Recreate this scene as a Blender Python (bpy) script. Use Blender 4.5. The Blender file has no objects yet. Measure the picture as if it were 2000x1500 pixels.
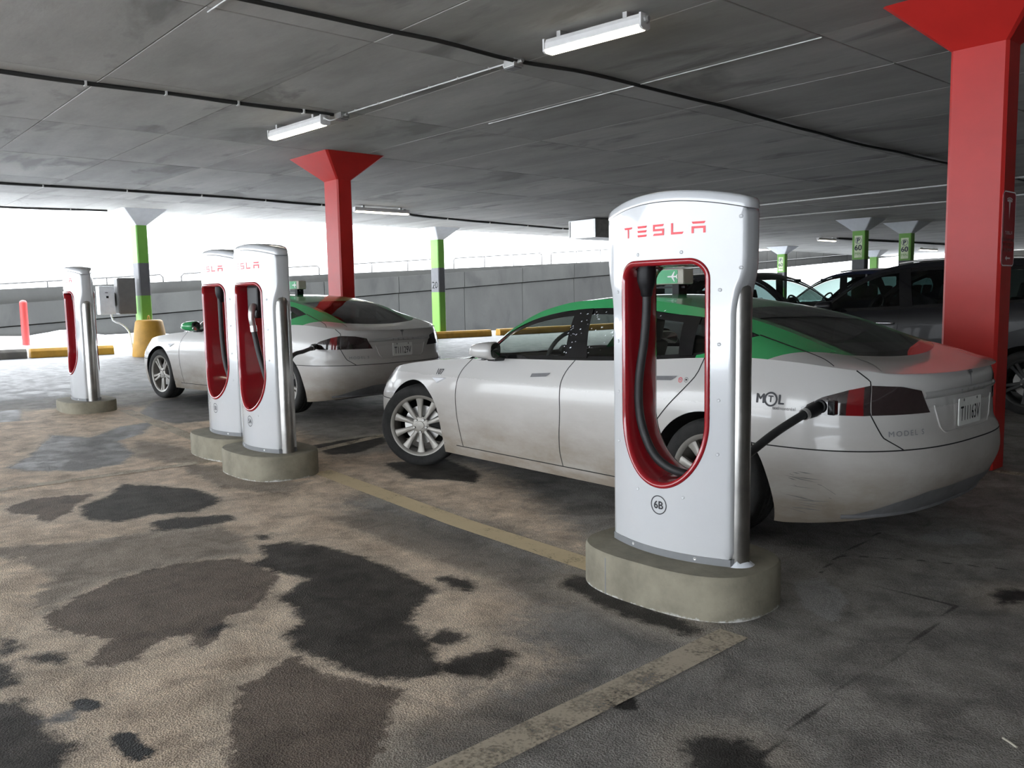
import bpy, bmesh, math, random
import numpy as np
from mathutils import Matrix, Vector

random.seed(7)
SC = bpy.context.scene
COL = SC.collection

# ------------------------------------------------------------------ camera, sky, exposure
# world axes: X runs along the row of charging posts, Y runs across it (into the garage), Z up; metres
cam_d = bpy.data.cameras.new('camera')
cam = bpy.data.objects.new('camera', cam_d)
COL.objects.link(cam)
def camera_matrix():
    p, r, h, th = 0.1030862578, -0.0185209448, 1.4362651353, -0.85
    fwd = np.array([0, math.cos(p), -math.sin(p)]); up0 = np.array([0, math.sin(p), math.cos(p)]); r0 = np.array([1.0, 0, 0])
    right = math.cos(r)*r0 + math.sin(r)*up0; up = -math.sin(r)*r0 + math.cos(r)*up0
    U = (math.cos(th), math.sin(th)); V = (-U[1], U[0])
    t = lambda v: (v[0]*U[0]+v[1]*U[1], v[0]*V[0]+v[1]*V[1], v[2])
    a, b, c = t(right), t(up), t(fwd)
    return Matrix(((a[0], b[0], -c[0], 0), (a[1], b[1], -c[1], 0), (a[2], b[2], -c[2], h), (0, 0, 0, 1)))
cam.matrix_world = camera_matrix()
cam_d.sensor_width = 36.0
cam_d.lens = 1644.52/2000*36.0
cam_d.clip_start = 0.05; cam_d.clip_end = 500
SC.camera = cam

world = bpy.data.worlds.new('overcast_sky'); SC.world = world
world.use_nodes = True
bgn = world.node_tree.nodes['Background']
bgn.inputs[0].default_value = (0.90, 0.95, 1.0, 1)
bgn.inputs[1].default_value = 2.6
# overcast sky: three times brighter overhead than at the horizon
_nt = world.node_tree
_tc = _nt.nodes.new('ShaderNodeTexCoord'); _sp = _nt.nodes.new('ShaderNodeSeparateXYZ')
_ma = _nt.nodes.new('ShaderNodeMath'); _ma.operation = 'MULTIPLY_ADD'; _ma.use_clamp = False
_mx = _nt.nodes.new('ShaderNodeMath'); _mx.operation = 'MAXIMUM'; _mx.inputs[1].default_value = 0.0
_nt.links.new(_tc.outputs['Generated'], _sp.inputs[0]); _nt.links.new(_sp.outputs[2], _mx.inputs[0]); _nt.links.new(_mx.outputs[0], _ma.inputs[0])
_ma.inputs[1].default_value = 2*2.6; _ma.inputs[2].default_value = 2.6
_nt.links.new(_ma.outputs[0], bgn.inputs[1])
SC.view_settings.view_transform = 'Standard'
SC.view_settings.look = 'None'
SC.view_settings.gamma = 1
SC.view_settings.use_curve_mapping = False
SC.view_settings.exposure = 1.15
try:
    SC.cycles.max_bounces = 8; SC.cycles.diffuse_bounces = 5; SC.cycles.glossy_bounces = 4
    SC.cycles.transparent_max_bounces = 12
    SC.cycles.sample_clamp_indirect = 8
    SC.cycles.use_denoising = True
except Exception:
    pass

CEIL = 3.65
def hz(u, v=5.0):
    """floor height: level in the stalls, then a slow drainage fall seen the other way"""
    return 0.016*max(0.0, -u-7.0)*max(0.55, min(1.05, 1-0.03*(v-5)))

# ------------------------------------------------------------------ materials
def nodes_of(name):
    m = bpy.data.materials.new(name); m.use_nodes = True
    nt = m.node_tree
    return m, nt, nt.nodes['Principled BSDF']
def N(nt, typ, **kw):
    n = nt.nodes.new(typ)
    for k, v in kw.items():
        if k.startswith('i_'):
            n.inputs[int(k[2:])].default_value = v
        else:
            setattr(n, k, v)
    return n
def ramp(nt, src, stops):
    r = N(nt, 'ShaderNodeValToRGB')
    e = r.color_ramp.elements
    while len(e) > 1: e.remove(e[-1])
    e[0].position = stops[0][0]; e[0].color = tuple(stops[0][1])+(1,) if len(stops[0][1]) == 3 else stops[0][1]
    for p, c in stops[1:]:
        q = e.new(p); q.color = tuple(c)+(1,) if len(c) == 3 else c
    nt.links.new(src, r.inputs[0])
    return r.outputs[0]
def math_n(nt, op, a, b=None, c=None, clamp=False):
    n = N(nt, 'ShaderNodeMath', operation=op); n.use_clamp = clamp
    for i, s in enumerate((a, b, c)):
        if s is None: continue
        if isinstance(s, (int, float)): n.inputs[i].default_value = s
        else: nt.links.new(s, n.inputs[i])
    return n.outputs[0]
def mixc(nt, f, a, b):
    n = N(nt, 'ShaderNodeMix', data_type='RGBA')
    for s, i in ((f, 0), (a, 6), (b, 7)):
        if isinstance(s, (int, float)): n.inputs[i].default_value = s
        elif isinstance(s, tuple): n.inputs[i].default_value = tuple(s)+(1,) if len(s) == 3 else s
        else: nt.links.new(s, n.inputs[i])
    return n.outputs[2]
def noise(nt, scale, detail=4, rough=0.55, vec=None, dist=0.0):
    n = N(nt, 'ShaderNodeTexNoise'); n.inputs['Scale'].default_value = scale
    n.inputs['Detail'].default_value = detail; n.inputs['Roughness'].default_value = rough
    n.inputs['Distortion'].default_value = dist
    if vec is not None: nt.links.new(vec, n.inputs['Vector'])
    return n.outputs[0]
def objvec(nt, scale=None, which='Object'):
    tc = N(nt, 'ShaderNodeTexCoord')
    if scale is None: return tc.outputs[which]
    mp = N(nt, 'ShaderNodeMapping'); mp.inputs['Scale'].default_value = scale
    nt.links.new(tc.outputs[which], mp.inputs[0])
    return mp.outputs[0]
def bump(nt, b, h, strength=0.3, dist=0.01):
    n = N(nt, 'ShaderNodeBump'); n.inputs['Strength'].default_value = strength; n.inputs['Distance'].default_value = dist
    nt.links.new(h, n.inputs['Height']); nt.links.new(n.outputs[0], b.inputs['Normal'])
def setp(b, **kw):
    names = {'col': 'Base Color', 'rough': 'Roughness', 'metal': 'Metallic', 'coat': 'Coat Weight', 'coatr': 'Coat Roughness', 'spec': 'Specular IOR Level'}
    for k, v in kw.items():
        b.inputs[names[k]].default_value = tuple(v)+(1,) if k == 'col' else v
def simple(name, col, rough=0.5, metal=0.0, coat=0.0, var=0.08, scale=8.0, bmp=0.0, spec=0.5):
    m, nt, b = nodes_of(name)
    setp(b, rough=rough, metal=metal, coat=coat, spec=spec)
    nz = noise(nt, scale, 5, 0.6, objvec(nt))
    lo = tuple(c*(1-var) for c in col); hi = tuple(min(1, c*(1+var)) for c in col)
    nt.links.new(ramp(nt, nz, [(0.3, lo), (0.7, hi)]), b.inputs['Base Color'])
    if bmp: bump(nt, b, noise(nt, scale*12, 4, 0.6, objvec(nt)), bmp, 0.004)
    return m
def emit(name, col, strength):
    m = bpy.data.materials.new(name); m.use_nodes = True; nt = m.node_tree
    nt.nodes.remove(nt.nodes['Principled BSDF'])
    e = N(nt, 'ShaderNodeEmission'); e.inputs[0].default_value = tuple(col)+(1,); e.inputs[1].default_value = strength
    nt.links.new(e.outputs[0], nt.nodes['Material Output'].inputs[0])
    return m
def glass(name, tint, gloss=0.03):
    m = bpy.data.materials.new(name); m.use_nodes = True; nt = m.node_tree
    nt.nodes.remove(nt.nodes['Principled BSDF'])
    tr = N(nt, 'ShaderNodeBsdfTransparent'); tr.inputs[0].default_value = tuple(tint)+(1,)
    gl = N(nt, 'ShaderNodeBsdfGlossy'); gl.inputs['Roughness'].default_value = gloss
    gl.inputs[0].default_value = (0.95, 0.95, 0.95, 1)
    lw = N(nt, 'ShaderNodeFresnel')
    ge = N(nt, 'ShaderNodeNewGeometry'); nt.links.new(math_n(nt, 'MULTIPLY_ADD', ge.outputs['Backfacing'], 1/1.5-1.5, 1.5), lw.inputs[0])   # same strength from inside and outside
    mx = N(nt, 'ShaderNodeMixShader')
    nt.links.new(lw.outputs[0], mx.inputs[0]); nt.links.new(tr.outputs[0], mx.inputs[1]); nt.links.new(gl.outputs[0], mx.inputs[2])
    nt.links.new(mx.outputs[0], nt.nodes['Material Output'].inputs[0])
    return m
def car_paint(name, col, dirt=0.5):
    """gloss paint with salt and road film that thickens towards the sills"""
    m, nt, b = nodes_of(name)
    setp(b, rough=0.28, coat=0.6, coatr=0.06)
    tc = objvec(nt)
    sep = N(nt, 'ShaderNodeSeparateXYZ'); nt.links.new(tc, sep.inputs[0])
    zf = N(nt, 'ShaderNodeMapRange'); nt.links.new(sep.outputs[2], zf.inputs[0])
    zf.inputs[1].default_value = 0.85; zf.inputs[2].default_value = 0.2; zf.inputs[3].default_value = 0; zf.inputs[4].default_value = 1
    n1 = noise(nt, 3.0, 6, 0.65, objvec(nt, (0.7, 1, 2.0))); n2 = noise(nt, 60, 3, 0.6, tc)
    a = math_n(nt, 'MULTIPLY', zf.outputs[0], math_n(nt, 'MULTIPLY_ADD', n1, 1.3, 0.3))
    a = math_n(nt, 'ADD', a, math_n(nt, 'MULTIPLY_ADD', n2, 0.05, -0.025))
    a = math_n(nt, 'MULTIPLY', a, dirt, clamp=True)
    nt.links.new(mixc(nt, a, col, (0.225, 0.188, 0.148)), b.inputs['Base Color'])
    nt.links.new(math_n(nt, 'MULTIPLY_ADD', a, 0.5, 0.24), b.inputs['Roughness'])
    nt.links.new(math_n(nt, 'MULTIPLY_ADD', a, -0.6, 0.6, clamp=True), b.inputs['Coat Weight'])
    return m

def concrete(name, c0, c1, stain, scale=1.2, rough=0.85, stretch=(1, 1, 1), rnd=0.0):
    m, nt, b = nodes_of(name)
    setp(b, rough=rough)
    v = objvec(nt, stretch)
    if rnd:
        oi = N(nt, 'ShaderNodeObjectInfo')
        ad = N(nt, 'ShaderNodeVectorMath', operation='MULTIPLY_ADD')
        nt.links.new(oi.outputs['Random'], ad.inputs[0]); ad.inputs[1].default_value = (37, 53, 11); nt.links.new(v, ad.inputs[2])
        v = ad.outputs[0]
    a = noise(nt, scale, 8, 0.62, v); f = noise(nt, scale*22, 4, 0.6, v); s = noise(nt, scale*0.9, 5, 0.6, v, 0.6)
    base = ramp(nt, a, [(0.30, c0), (0.68, c1)])
    base = mixc(nt, ramp(nt, s, [(0.56, (0, 0, 0)), (0.66, (0.75, 0.75, 0.75))]), base, stain)
    base = mixc(nt, math_n(nt, 'MULTIPLY', f, 0.35), base, tuple(c*0.75 for c in c0))
    if rnd:
        mul = math_n(nt, 'MULTIPLY_ADD', oi.outputs['Random'], rnd, 1-rnd/2)
        vm = N(nt, 'ShaderNodeVectorMath', operation='SCALE'); nt.links.new(base, vm.inputs[0]); nt.links.new(mul, vm.inputs['Scale'])
        base = vm.outputs[0]
    nt.links.new(base, b.inputs['Base Color'])
    bump(nt, b, f, 0.25, 0.006)
    return m

def floor_material():
    m, nt, b = nodes_of('worn_asphalt')
    tc = objvec(nt)
    def att(n):
        a = N(nt, 'ShaderNodeAttribute'); a.attribute_name = n
        return a.outputs['Fac']
    big = noise(nt, 1.3, 8, 0.6, tc); mid = noise(nt, 5.0, 7, 0.62, tc, 0.3); edge = noise(nt, 8.0, 10, 0.78, tc, 0.4)
    fine = noise(nt, 130, 3, 0.7, tc)
    vor = N(nt, 'ShaderNodeTexVoronoi'); vor.inputs['Scale'].default_value = 150; nt.links.new(tc, vor.inputs['Vector'])
    edge2 = noise(nt, 34.0, 6, 0.8, tc)
    def mask(name, soft=0.03, amp=0.16, off=0.0):
        e = math_n(nt, 'ADD', math_n(nt, 'MULTIPLY_ADD', edge, amp*1.25, -amp*0.625), math_n(nt, 'MULTIPLY_ADD', edge2, amp*0.45, -amp*0.225))
        d = math_n(nt, 'ADD', att(name), e)
        r = N(nt, 'ShaderNodeMapRange'); r.interpolation_type = 'SMOOTHSTEP'
        nt.links.new(d, r.inputs[0]); r.inputs[1].default_value = -soft+off; r.inputs[2].default_value = soft+off
        return r.outputs[0]
    grain = ramp(nt, vor.outputs['Distance'], [(0.08, (0.50, 0.50, 0.50)), (0.55, (1.22, 1.22, 1.22))])
    speck = noise(nt, 260, 2, 0.5, tc)
    spk = ramp(nt, speck, [(0.36, (0.72, 0.72, 0.72)), (0.5, (1.0, 1.0, 1.0)), (0.70, (1.25, 1.25, 1.25))])
    mott = ramp(nt, noise(nt, 3.2, 9, 0.72, tc, 0.8), [(0.34, (0.62, 0.62, 0.62)), (0.52, (1.0, 1.0, 1.0)), (0.68, (1.12, 1.12, 1.12))])
    asph = mixc(nt, ramp(nt, big, [(0.35, (0, 0, 0)), (0.65, (1, 1, 1))]), (0.175, 0.166, 0.156), (0.32, 0.30, 0.275))
    asph = mixc(nt, ramp(nt, mid, [(0.45, (0, 0, 0)), (0.70, (0.6, 0.6, 0.6))]), asph, (0.105, 0.100, 0.095))
    tanm = mask('dust', 0.22, 0.55, -0.06)
    tan = mixc(nt, ramp(nt, mid, [(0.35, (0, 0, 0)), (0.65, (1, 1, 1))]), (0.46, 0.360, 0.270), (0.74, 0.60, 0.465))
    c = mixc(nt, math_n(nt, 'MULTIPLY', tanm, 0.96), asph, tan)
    c = mixc(nt, math_n(nt, 'MULTIPLY', mask('damp_shade', 0.05, 0.30), 0.72), c, mixc(nt, mid, (0.125, 0.110, 0.095), (0.235, 0.208, 0.178)))
    # pale dried rim round each wet patch
    rim = mask('wet_any', 0.10, 0.2, -0.09)
    c = mixc(nt, math_n(nt, 'MULTIPLY', rim, 0.35), c, (0.60, 0.525, 0.43))
    c = mixc(nt, math_n(nt, 'MULTIPLY', mask('brown', 0.02, 0.17), 0.9), c, mixc(nt, mid, (0.084, 0.064, 0.051), (0.165, 0.130, 0.105)))
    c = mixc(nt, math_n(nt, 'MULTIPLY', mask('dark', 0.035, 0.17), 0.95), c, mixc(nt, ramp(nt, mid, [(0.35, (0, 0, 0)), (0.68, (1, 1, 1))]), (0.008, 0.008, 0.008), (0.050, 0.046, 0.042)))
    wet = mask('wet', 0.04, 0.2)
    c = mixc(nt, math_n(nt, 'MULTIPLY', wet, 0.9), c, (0.105, 0.107, 0.113))
    c = mixc(nt, math_n(nt, 'MULTIPLY', mask('pale', 0.015, 0.12), 0.8), c, (0.30, 0.295, 0.29))
    oil = mask('oil', 0.012, 0.09)
    c = mixc(nt, oil, c, (0.005, 0.0045, 0.004))
    c = mixc(nt, math_n(nt, 'MULTIPLY', mask('crack', 0.005, 0.006), 0.7), c, (0.022, 0.021, 0.020))
    vm = N(nt, 'ShaderNodeVectorMath', operation='MULTIPLY'); nt.links.new(c, vm.inputs[0]); nt.links.new(grain, vm.inputs[1])
    vm2 = N(nt, 'ShaderNodeVectorMath', operation='MULTIPLY'); nt.links.new(vm.outputs[0], vm2.inputs[0]); nt.links.new(spk, vm2.inputs[1])
    vm3 = N(nt, 'ShaderNodeVectorMath', operation='MULTIPLY'); nt.links.new(vm2.outputs[0], vm3.inputs[0]); nt.links.new(mott, vm3.inputs[1])
    nt.links.new(vm3.outputs[0], b.inputs['Base Color'])
    rgh = math_n(nt, 'MULTIPLY_ADD', fine, 0.25, 0.62)
    rgh = math_n(nt, 'SUBTRACT', rgh, math_n(nt, 'MULTIPLY', mask('dark', 0.04, 0.17), 0.04))
    pud = math_n(nt, 'MULTIPLY', wet, ramp(nt, mid, [(0.42, (0.5, 0.5, 0.5)), (0.60, (1, 1, 1))]))
    rgh = math_n(nt, 'SUBTRACT', rgh, math_n(nt, 'MULTIPLY', pud, 0.26))
    rgh = math_n(nt, 'SUBTRACT', rgh, math_n(nt, 'MULTIPLY', oil, 0.22))
    nt.links.new(rgh, b.inputs['Roughness'])
    h = math_n(nt, 'ADD', math_n(nt, 'MULTIPLY', vor.outputs['Distance'], 0.8), math_n(nt, 'MULTIPLY', edge, 0.6))
    h = math_n(nt, 'MULTIPLY', h, math_n(nt, 'SUBTRACT', 1.0, math_n(nt, 'MULTIPLY', pud, 0.9)))
    setp(b, spec=0.28)
    bump(nt, b, h, 0.40, 0.008)
    return m

def worn_paint(name, col, wear=0.5):
    m, nt, b = nodes_of(name)
    setp(b, rough=0.7)
    tc = objvec(nt)
    n1 = noise(nt, 4, 7, 0.7, tc); n2 = noise(nt, 75, 3, 0.7, tc)
    k = math_n(nt, 'ADD', math_n(nt, 'MULTIPLY', n1, 0.6), math_n(nt, 'MULTIPLY', n2, 0.4))
    al = ramp(nt, k, [(wear-0.10, (0, 0, 0)), (wear+0.06, (0.92, 0.92, 0.92))])
    nt.links.new(mixc(nt, n1, tuple(c*0.8 for c in col), col), b.inputs['Base Color'])
    nt.links.new(al, b.inputs['Alpha'])
    return m

M = {}
M['floor'] = floor_material()
M['ceiling'] = concrete('ceiling_concrete', (0.29, 0.276, 0.252), (0.46, 0.44, 0.405), (0.165, 0.156, 0.143), 0.9, stretch=(0.5, 1.4, 1), rnd=0.22)
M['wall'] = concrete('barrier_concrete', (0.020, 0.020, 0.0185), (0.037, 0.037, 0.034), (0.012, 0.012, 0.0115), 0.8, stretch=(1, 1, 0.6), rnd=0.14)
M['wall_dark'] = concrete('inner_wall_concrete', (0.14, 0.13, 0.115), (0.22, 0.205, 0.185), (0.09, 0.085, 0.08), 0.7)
M['red'] = simple('red_column_paint', (0.44, 0.018, 0.014), 0.42, var=0.10, scale=2.5, bmp=0.12)
M['bollard_red'] = simple('red_bollard_paint', (0.20, 0.012, 0.010), 0.5)
M['green'] = simple('green_column_paint', (0.15, 0.36, 0.055), 0.5, var=0.08, scale=3)
M['grey_band'] = simple('grey_column_paint', (0.105, 0.105, 0.112), 0.55)
M['cap_white'] = simple('white_capital_paint', (0.66, 0.67, 0.70), 0.6, var=0.05)
M['yellow'] = simple('yellow_concrete_paint', (0.44, 0.235, 0.028), 0.6, var=0.16, scale=5, bmp=0.2)
M['snow'] = simple('snow', (0.82, 0.85, 0.90), 0.7, var=0.05, scale=2, bmp=0.3)
M['shell'] = simple('white_gloss_shell', (0.56, 0.57, 0.585), 0.13, coat=0.8, var=0.015)
M['liner'] = simple('red_gloss_liner', (0.29, 0.009, 0.015), 0.16, coat=0.7, var=0.05)
M['letter_red'] = simple('red_lettering', (0.80, 0.030, 0.045), 0.3, var=0.03)
M['strip'] = simple('grey_plinth_strip', (0.20, 0.205, 0.215), 0.45)
M['black'] = simple('black_plastic', (0.009, 0.009, 0.010), 0.45, var=0.2, spec=0.25)
M['rubber'] = simple('black_rubber', (0.020, 0.021, 0.022), 0.55, var=0.25, scale=20)
M['ink'] = simple('black_print', (0.02, 0.02, 0.025), 0.5)
M['white_ink'] = simple('white_print', (0.80, 0.80, 0.80), 0.5)
M['navy_ink'] = simple('navy_print', (0.05, 0.05, 0.16), 0.5)
M['sign_red'] = simple('dark_red_sign', (0.30, 0.008, 0.014), 0.4)
M['pale_sign'] = simple('pale_sign', (0.66, 0.74, 0.50), 0.5)
M['alu'] = simple('aluminium', (0.62, 0.62, 0.62), 0.35, metal=0.9)
M['galv'] = simple('galvanised_steel', (0.42, 0.41, 0.39), 0.45, metal=0.5, var=0.2)
M['box_grey'] = simple('grey_enclosure', (0.14, 0.136, 0.132), 0.5)
M['box_white'] = simple('white_enclosure', (0.75, 0.77, 0.80), 0.5)
M['cable_black'] = simple('black_cable', (0.022, 0.021, 0.020), 0.6)
M['conduit'] = simple('pale_conduit', (0.52, 0.51, 0.49), 0.5)
M['lamp_body'] = simple('lamp_housing', (0.62, 0.60, 0.58), 0.45)
M['lamp'] = emit('lamp_diffuser', (1.0, 0.90, 0.72), 4.5)
M['line_yellow'] = worn_paint('worn_yellow_line', (0.78, 0.63, 0.39), 0.39)
M['line_tan'] = worn_paint('worn_pale_line', (0.58, 0.50, 0.385), 0.46)
M['white_car'] = car_paint('white_car_paint', (0.52, 0.51, 0.495), 1.0)
M['green_car'] = car_paint('green_car_paint', (0.040, 0.34, 0.115), 0.25)
M['black_car'] = simple('black_car_paint', (0.007, 0.007, 0.009), 0.38, coat=0.12, spec=0.3)
M['navy_car'] = simple('navy_car_paint', (0.010, 0.013, 0.030), 0.38, coat=0.12, spec=0.3)
M['dark_rim'] = simple('dark_alloy_wheel', (0.05, 0.05, 0.05), 0.4, metal=0.4)
M['glass'] = glass('car_glass', (0.74, 0.79, 0.76))
M['glass_dark'] = glass('rear_glass', (0.075, 0.078, 0.075))
M['glass_clear'] = glass('windscreen_glass', (0.78, 0.84, 0.80))
M['trim'] = simple('gloss_black_trim', (0.008, 0.008, 0.009), 0.12, coat=0.4)
M['chrome'] = simple('chrome', (0.75, 0.75, 0.76), 0.10, metal=1.0, var=0.03)
M['bright'] = simple('bright_trim', (0.62, 0.62, 0.61), 0.2, metal=0.45, coat=0.5, var=0.04)
M['suv_glass'] = glass('privacy_glass', (0.20, 0.25, 0.245))
M['satin'] = simple('satin_metal', (0.50, 0.49, 0.47), 0.35, metal=0.8)
M['rim'] = simple('alloy_wheel', (0.30, 0.285, 0.26), 0.42, metal=0.4, var=0.12, scale=6)
M['tyre'] = simple('tyre_rubber', (0.017, 0.0165, 0.016), 0.85, var=0.4, scale=12, bmp=0.5)
M['lens_red'] = simple('red_lamp_lens', (0.16, 0.008, 0.010), 0.08, coat=0.8)
M['lens_dark'] = simple('smoked_lamp_lens', (0.032, 0.022, 0.022), 0.08, coat=0.8)
M['lens_clear'] = simple('head_lamp_lens', (0.30, 0.32, 0.34), 0.08, coat=0.8)
M['diffuser'] = simple('grey_valance', (0.145, 0.145, 0.15), 0.5, var=0.2)
M['under'] = simple('black_underbody', (0.008, 0.008, 0.008), 0.9)
M['cabin'] = simple('dark_cabin_trim', (0.020, 0.020, 0.020), 0.6)
M['cabin_beige'] = simple('beige_headliner', (0.20, 0.185, 0.16), 0.8)
M['plate'] = simple('number_plate', (0.66, 0.66, 0.63), 0.4)
M['taxi_green'] = simple('green_sign_face', (0.055, 0.36, 0.15), 0.4)
M['taxi_beige'] = simple('beige_sign_housing', (0.40, 0.375, 0.31), 0.5)
def base_concrete():
    m, nt, b = nodes_of('post_base_concrete')
    setp(b, rough=0.85)
    tc = objvec(nt)
    a = noise(nt, 4, 8, 0.65, tc); f = noise(nt, 60, 4, 0.6, tc); w = noise(nt, 6, 8, 0.78, tc)
    sep = N(nt, 'ShaderNodeSeparateXYZ'); nt.links.new(tc, sep.inputs[0])
    c = ramp(nt, a, [(0.32, (0.165, 0.150, 0.112)), (0.70, (0.295, 0.270, 0.206))])
    zf = N(nt, 'ShaderNodeMapRange'); nt.links.new(sep.outputs[2], zf.inputs[0])
    zf.inputs[1].default_value = 0.075; zf.inputs[2].default_value = 0.0; zf.inputs[3].default_value = -0.5; zf.inputs[4].default_value = 0.20
    k = math_n(nt, 'ADD', w, zf.outputs[0])
    c = mixc(nt, ramp(nt, k, [(0.62, (0, 0, 0)), (0.74, (0.85, 0.85, 0.85))]), c, (0.62, 0.62, 0.60))
    nt.links.new(c, b.inputs['Base Color']); bump(nt, b, f, 0.35, 0.004)
    return m
M['base'] = base_concrete()
def brushed():
    m, nt, b = nodes_of('brushed_steel_tube')
    setp(b, metal=1.0, col=(0.50, 0.49, 0.47))
    v = objvec(nt, (60, 60, 1.2)); n = noise(nt, 4, 5, 0.6, v); g = noise(nt, 3, 5, 0.6, objvec(nt))
    nt.links.new(ramp(nt, g, [(0.35, (0.34, 0.33, 0.315)), (0.65, (0.56, 0.55, 0.53))]), b.inputs['Base Color'])
    nt.links.new(math_n(nt, 'MULTIPLY_ADD', n, 0.25, 0.20), b.inputs['Roughness'])
    return m
M['steel'] = brushed()

# ------------------------------------------------------------------ mesh helpers
class MB:
    def __init__(self): self.v = []; self.f = []; self.mi = []
    def add(self, v, f, mi=0):
        o = len(self.v); self.v += [tuple(map(float, p)) for p in v]
        for q in f: self.f.append(tuple(i+o for i in q)); self.mi.append(mi)
        return self
    def grid(self, P, mi=0, closed_u=False, closed_v=False, flip=False):
        P = np.asarray(P); a, b = P.shape[:2]
        f = []
        for i in range(a-(0 if closed_u else 1)):
            for j in range(b-(0 if closed_v else 1)):
                q = (i*b+j, ((i+1) % a)*b+j, ((i+1) % a)*b+(j+1) % b, i*b+(j+1) % b)
                f.append(q[::-1] if flip else q)
        return self.add(P.reshape(-1, 3), f, mi)
    def box(self, x0, x1, y0, y1, z0, z1, mi=0, T=None):
        v = [(x, y, z) for z in (z0, z1) for y in (y0, y1) for x in (x0, x1)]
        if T is not None: v = [tuple(T @ Vector(p)) for p in v]
        return self.add(v, [(0, 2, 3, 1), (4, 5, 7, 6), (0, 1, 5, 4), (2, 6, 7, 3), (0, 4, 6, 2), (1, 3, 7, 5)], mi)
    def tube(self, pts, r, n=10, mi=0, caps=True):
        P = np.asarray(pts, float); k = len(P)
        rr = np.full(k, r) if np.isscalar(r) else np.asarray(r)
        T = np.gradient(P, axis=0); T /= np.linalg.norm(T, axis=1)[:, None]+1e-12
        a = np.array([0, 0, 1.0]) if abs(T[0][2]) < 0.9 else np.array([1.0, 0, 0])
        rings = []
        for i in range(k):
            a = a-T[i]*(a@T[i]); a /= np.linalg.norm(a); b = np.cross(T[i], a)
            t = np.linspace(0, 2*math.pi, n, endpoint=False)
            rings.append(P[i]+rr[i]*(np.cos(t)[:, None]*a+np.sin(t)[:, None]*b))
        o = len(self.v); self.grid(np.array(rings), mi, closed_v=True)
        if caps:
            self.f.append(tuple(range(o, o+n))); self.mi.append(mi)
            self.f.append(tuple(range(o+(k-1)*n+n-1, o+(k-1)*n-1, -1))); self.mi.append(mi)
        return self
    def lathe(self, prof, n=32, axis='z', c=(0, 0, 0), mi=0, caps=False):
        t = np.linspace(0, 2*math.pi, n, endpoint=False); R = []
        for r, h in prof:
            x, y = r*np.cos(t), r*np.sin(t); z = np.full(n, h)
            R.append(np.stack({'z': (x, y, z), 'y': (x, z, y), 'x': (z, x, y)}[axis], 1)+np.array(c))
        o = len(self.v); self.grid(np.array(R), mi, closed_v=True)
        if caps:
            k = len(prof)
            self.f.append(tuple(range(o+n-1, o-1, -1))); self.mi.append(mi)
            self.f.append(tuple(range(o+(k-1)*n, o+k*n))); self.mi.append(mi)
        return self
    def prism(self, poly, h0, h1, plane='xy', mi=0):
        n = len(poly)
        def p(a, b, h): return {'xy': (a, b, h), 'xz': (a, h, b), 'yz': (h, a, b)}[plane]
        v = [p(a, b, h0) for a, b in poly]+[p(a, b, h1) for a, b in poly]
        f = [tuple(range(n))[::-1], tuple(range(n, 2*n))]+[(i, (i+1) % n, n+(i+1) % n, n+i) for i in range(n)]
        return self.add(v, f, mi)
def mesh_obj(name, mb, mats, parent=None, smooth=None, bevel=None, loc=None, rot=None):
    me = bpy.data.meshes.new(name)
    me.from_pydata(mb.v, [], mb.f)
    mats = mats if isinstance(mats, (list, tuple)) else [mats]
    for k in mats: me.materials.append(M[k] if isinstance(k, str) else k)
    if len(mats) > 1: me.polygons.foreach_set('material_index', mb.mi)
    if bevel:
        bm = bmesh.new(); bm.from_mesh(me)
        bmesh.ops.recalc_face_normals(bm, faces=bm.faces)
        ed = [e for e in bm.edges if len(e.link_faces) == 2 and e.calc_face_angle(0) > 0.5]
        bmesh.ops.bevel(bm, geom=ed, offset=bevel, segments=2, affect='EDGES', profile=0.6, clamp_overlap=True)
        bm.to_mesh(me); bm.free()
    me.update()
    if smooth is not None:
        me.shade_smooth()
        me.set_sharp_from_angle(angle=math.radians(smooth))
    o = bpy.data.objects.new(name, me); COL.objects.link(o)
    if parent is not None: o.parent = parent
    if loc is not None: o.location = loc
    if rot is not None: o.rotation_euler = rot
    return o
def tag(o, label=None, cat=None, group=None, kind=None):
    if label: o['label'] = label
    if cat: o['category'] = cat
    if group: o['group'] = group
    if kind: o['kind'] = kind
    return o
def thing(name, label, cat, loc=(0, 0, 0), rz=0.0, group=None):
    o = bpy.data.objects.new(name, None); COL.objects.link(o)
    o.empty_display_size = 0.1
    o.location = loc; o.rotation_euler = (0, 0, rz)
    return tag(o, label, cat, group)
def copy_tree(o, parent=None, swap=None):
    c = o.copy(); COL.objects.link(c); c.parent = parent
    for ch in list(o.children): copy_tree(ch, c)
    return c
def crv(pts, n=None):
    """Catmull-Rom through pts; returns function of t in 0..1 (chord-length parameter)"""
    P = np.asarray(pts, float)
    if len(P) == 2:
        return lambda t: P[0]+(P[1]-P[0])*np.asarray(t)[..., None]
    d = np.r_[0, np.cumsum(np.linalg.norm(np.diff(P, axis=0), axis=1))]; d /= d[-1]
    m = np.zeros_like(P)
    m[1:-1] = (P[2:]-P[:-2])/(d[2:]-d[:-2])[:, None]
    m[0] = (P[1]-P[0])/(d[1]-d[0]); m[-1] = (P[-1]-P[-2])/(d[-1]-d[-2])
    def fn(t):
        t = np.clip(np.asarray(t, float), 0, 1)
        i = np.clip(np.searchsorted(d, t, side='right')-1, 0, len(P)-2)
        h = (d[i+1]-d[i]); s = ((t-d[i])/h)[..., None]; h = h[..., None]
        return (2*s**3-3*s**2+1)*P[i]+(s**3-2*s**2+s)*h*m[i]+(-2*s**3+3*s**2)*P[i+1]+(s**3-s**2)*h*m[i+1]
    return fn
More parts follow.
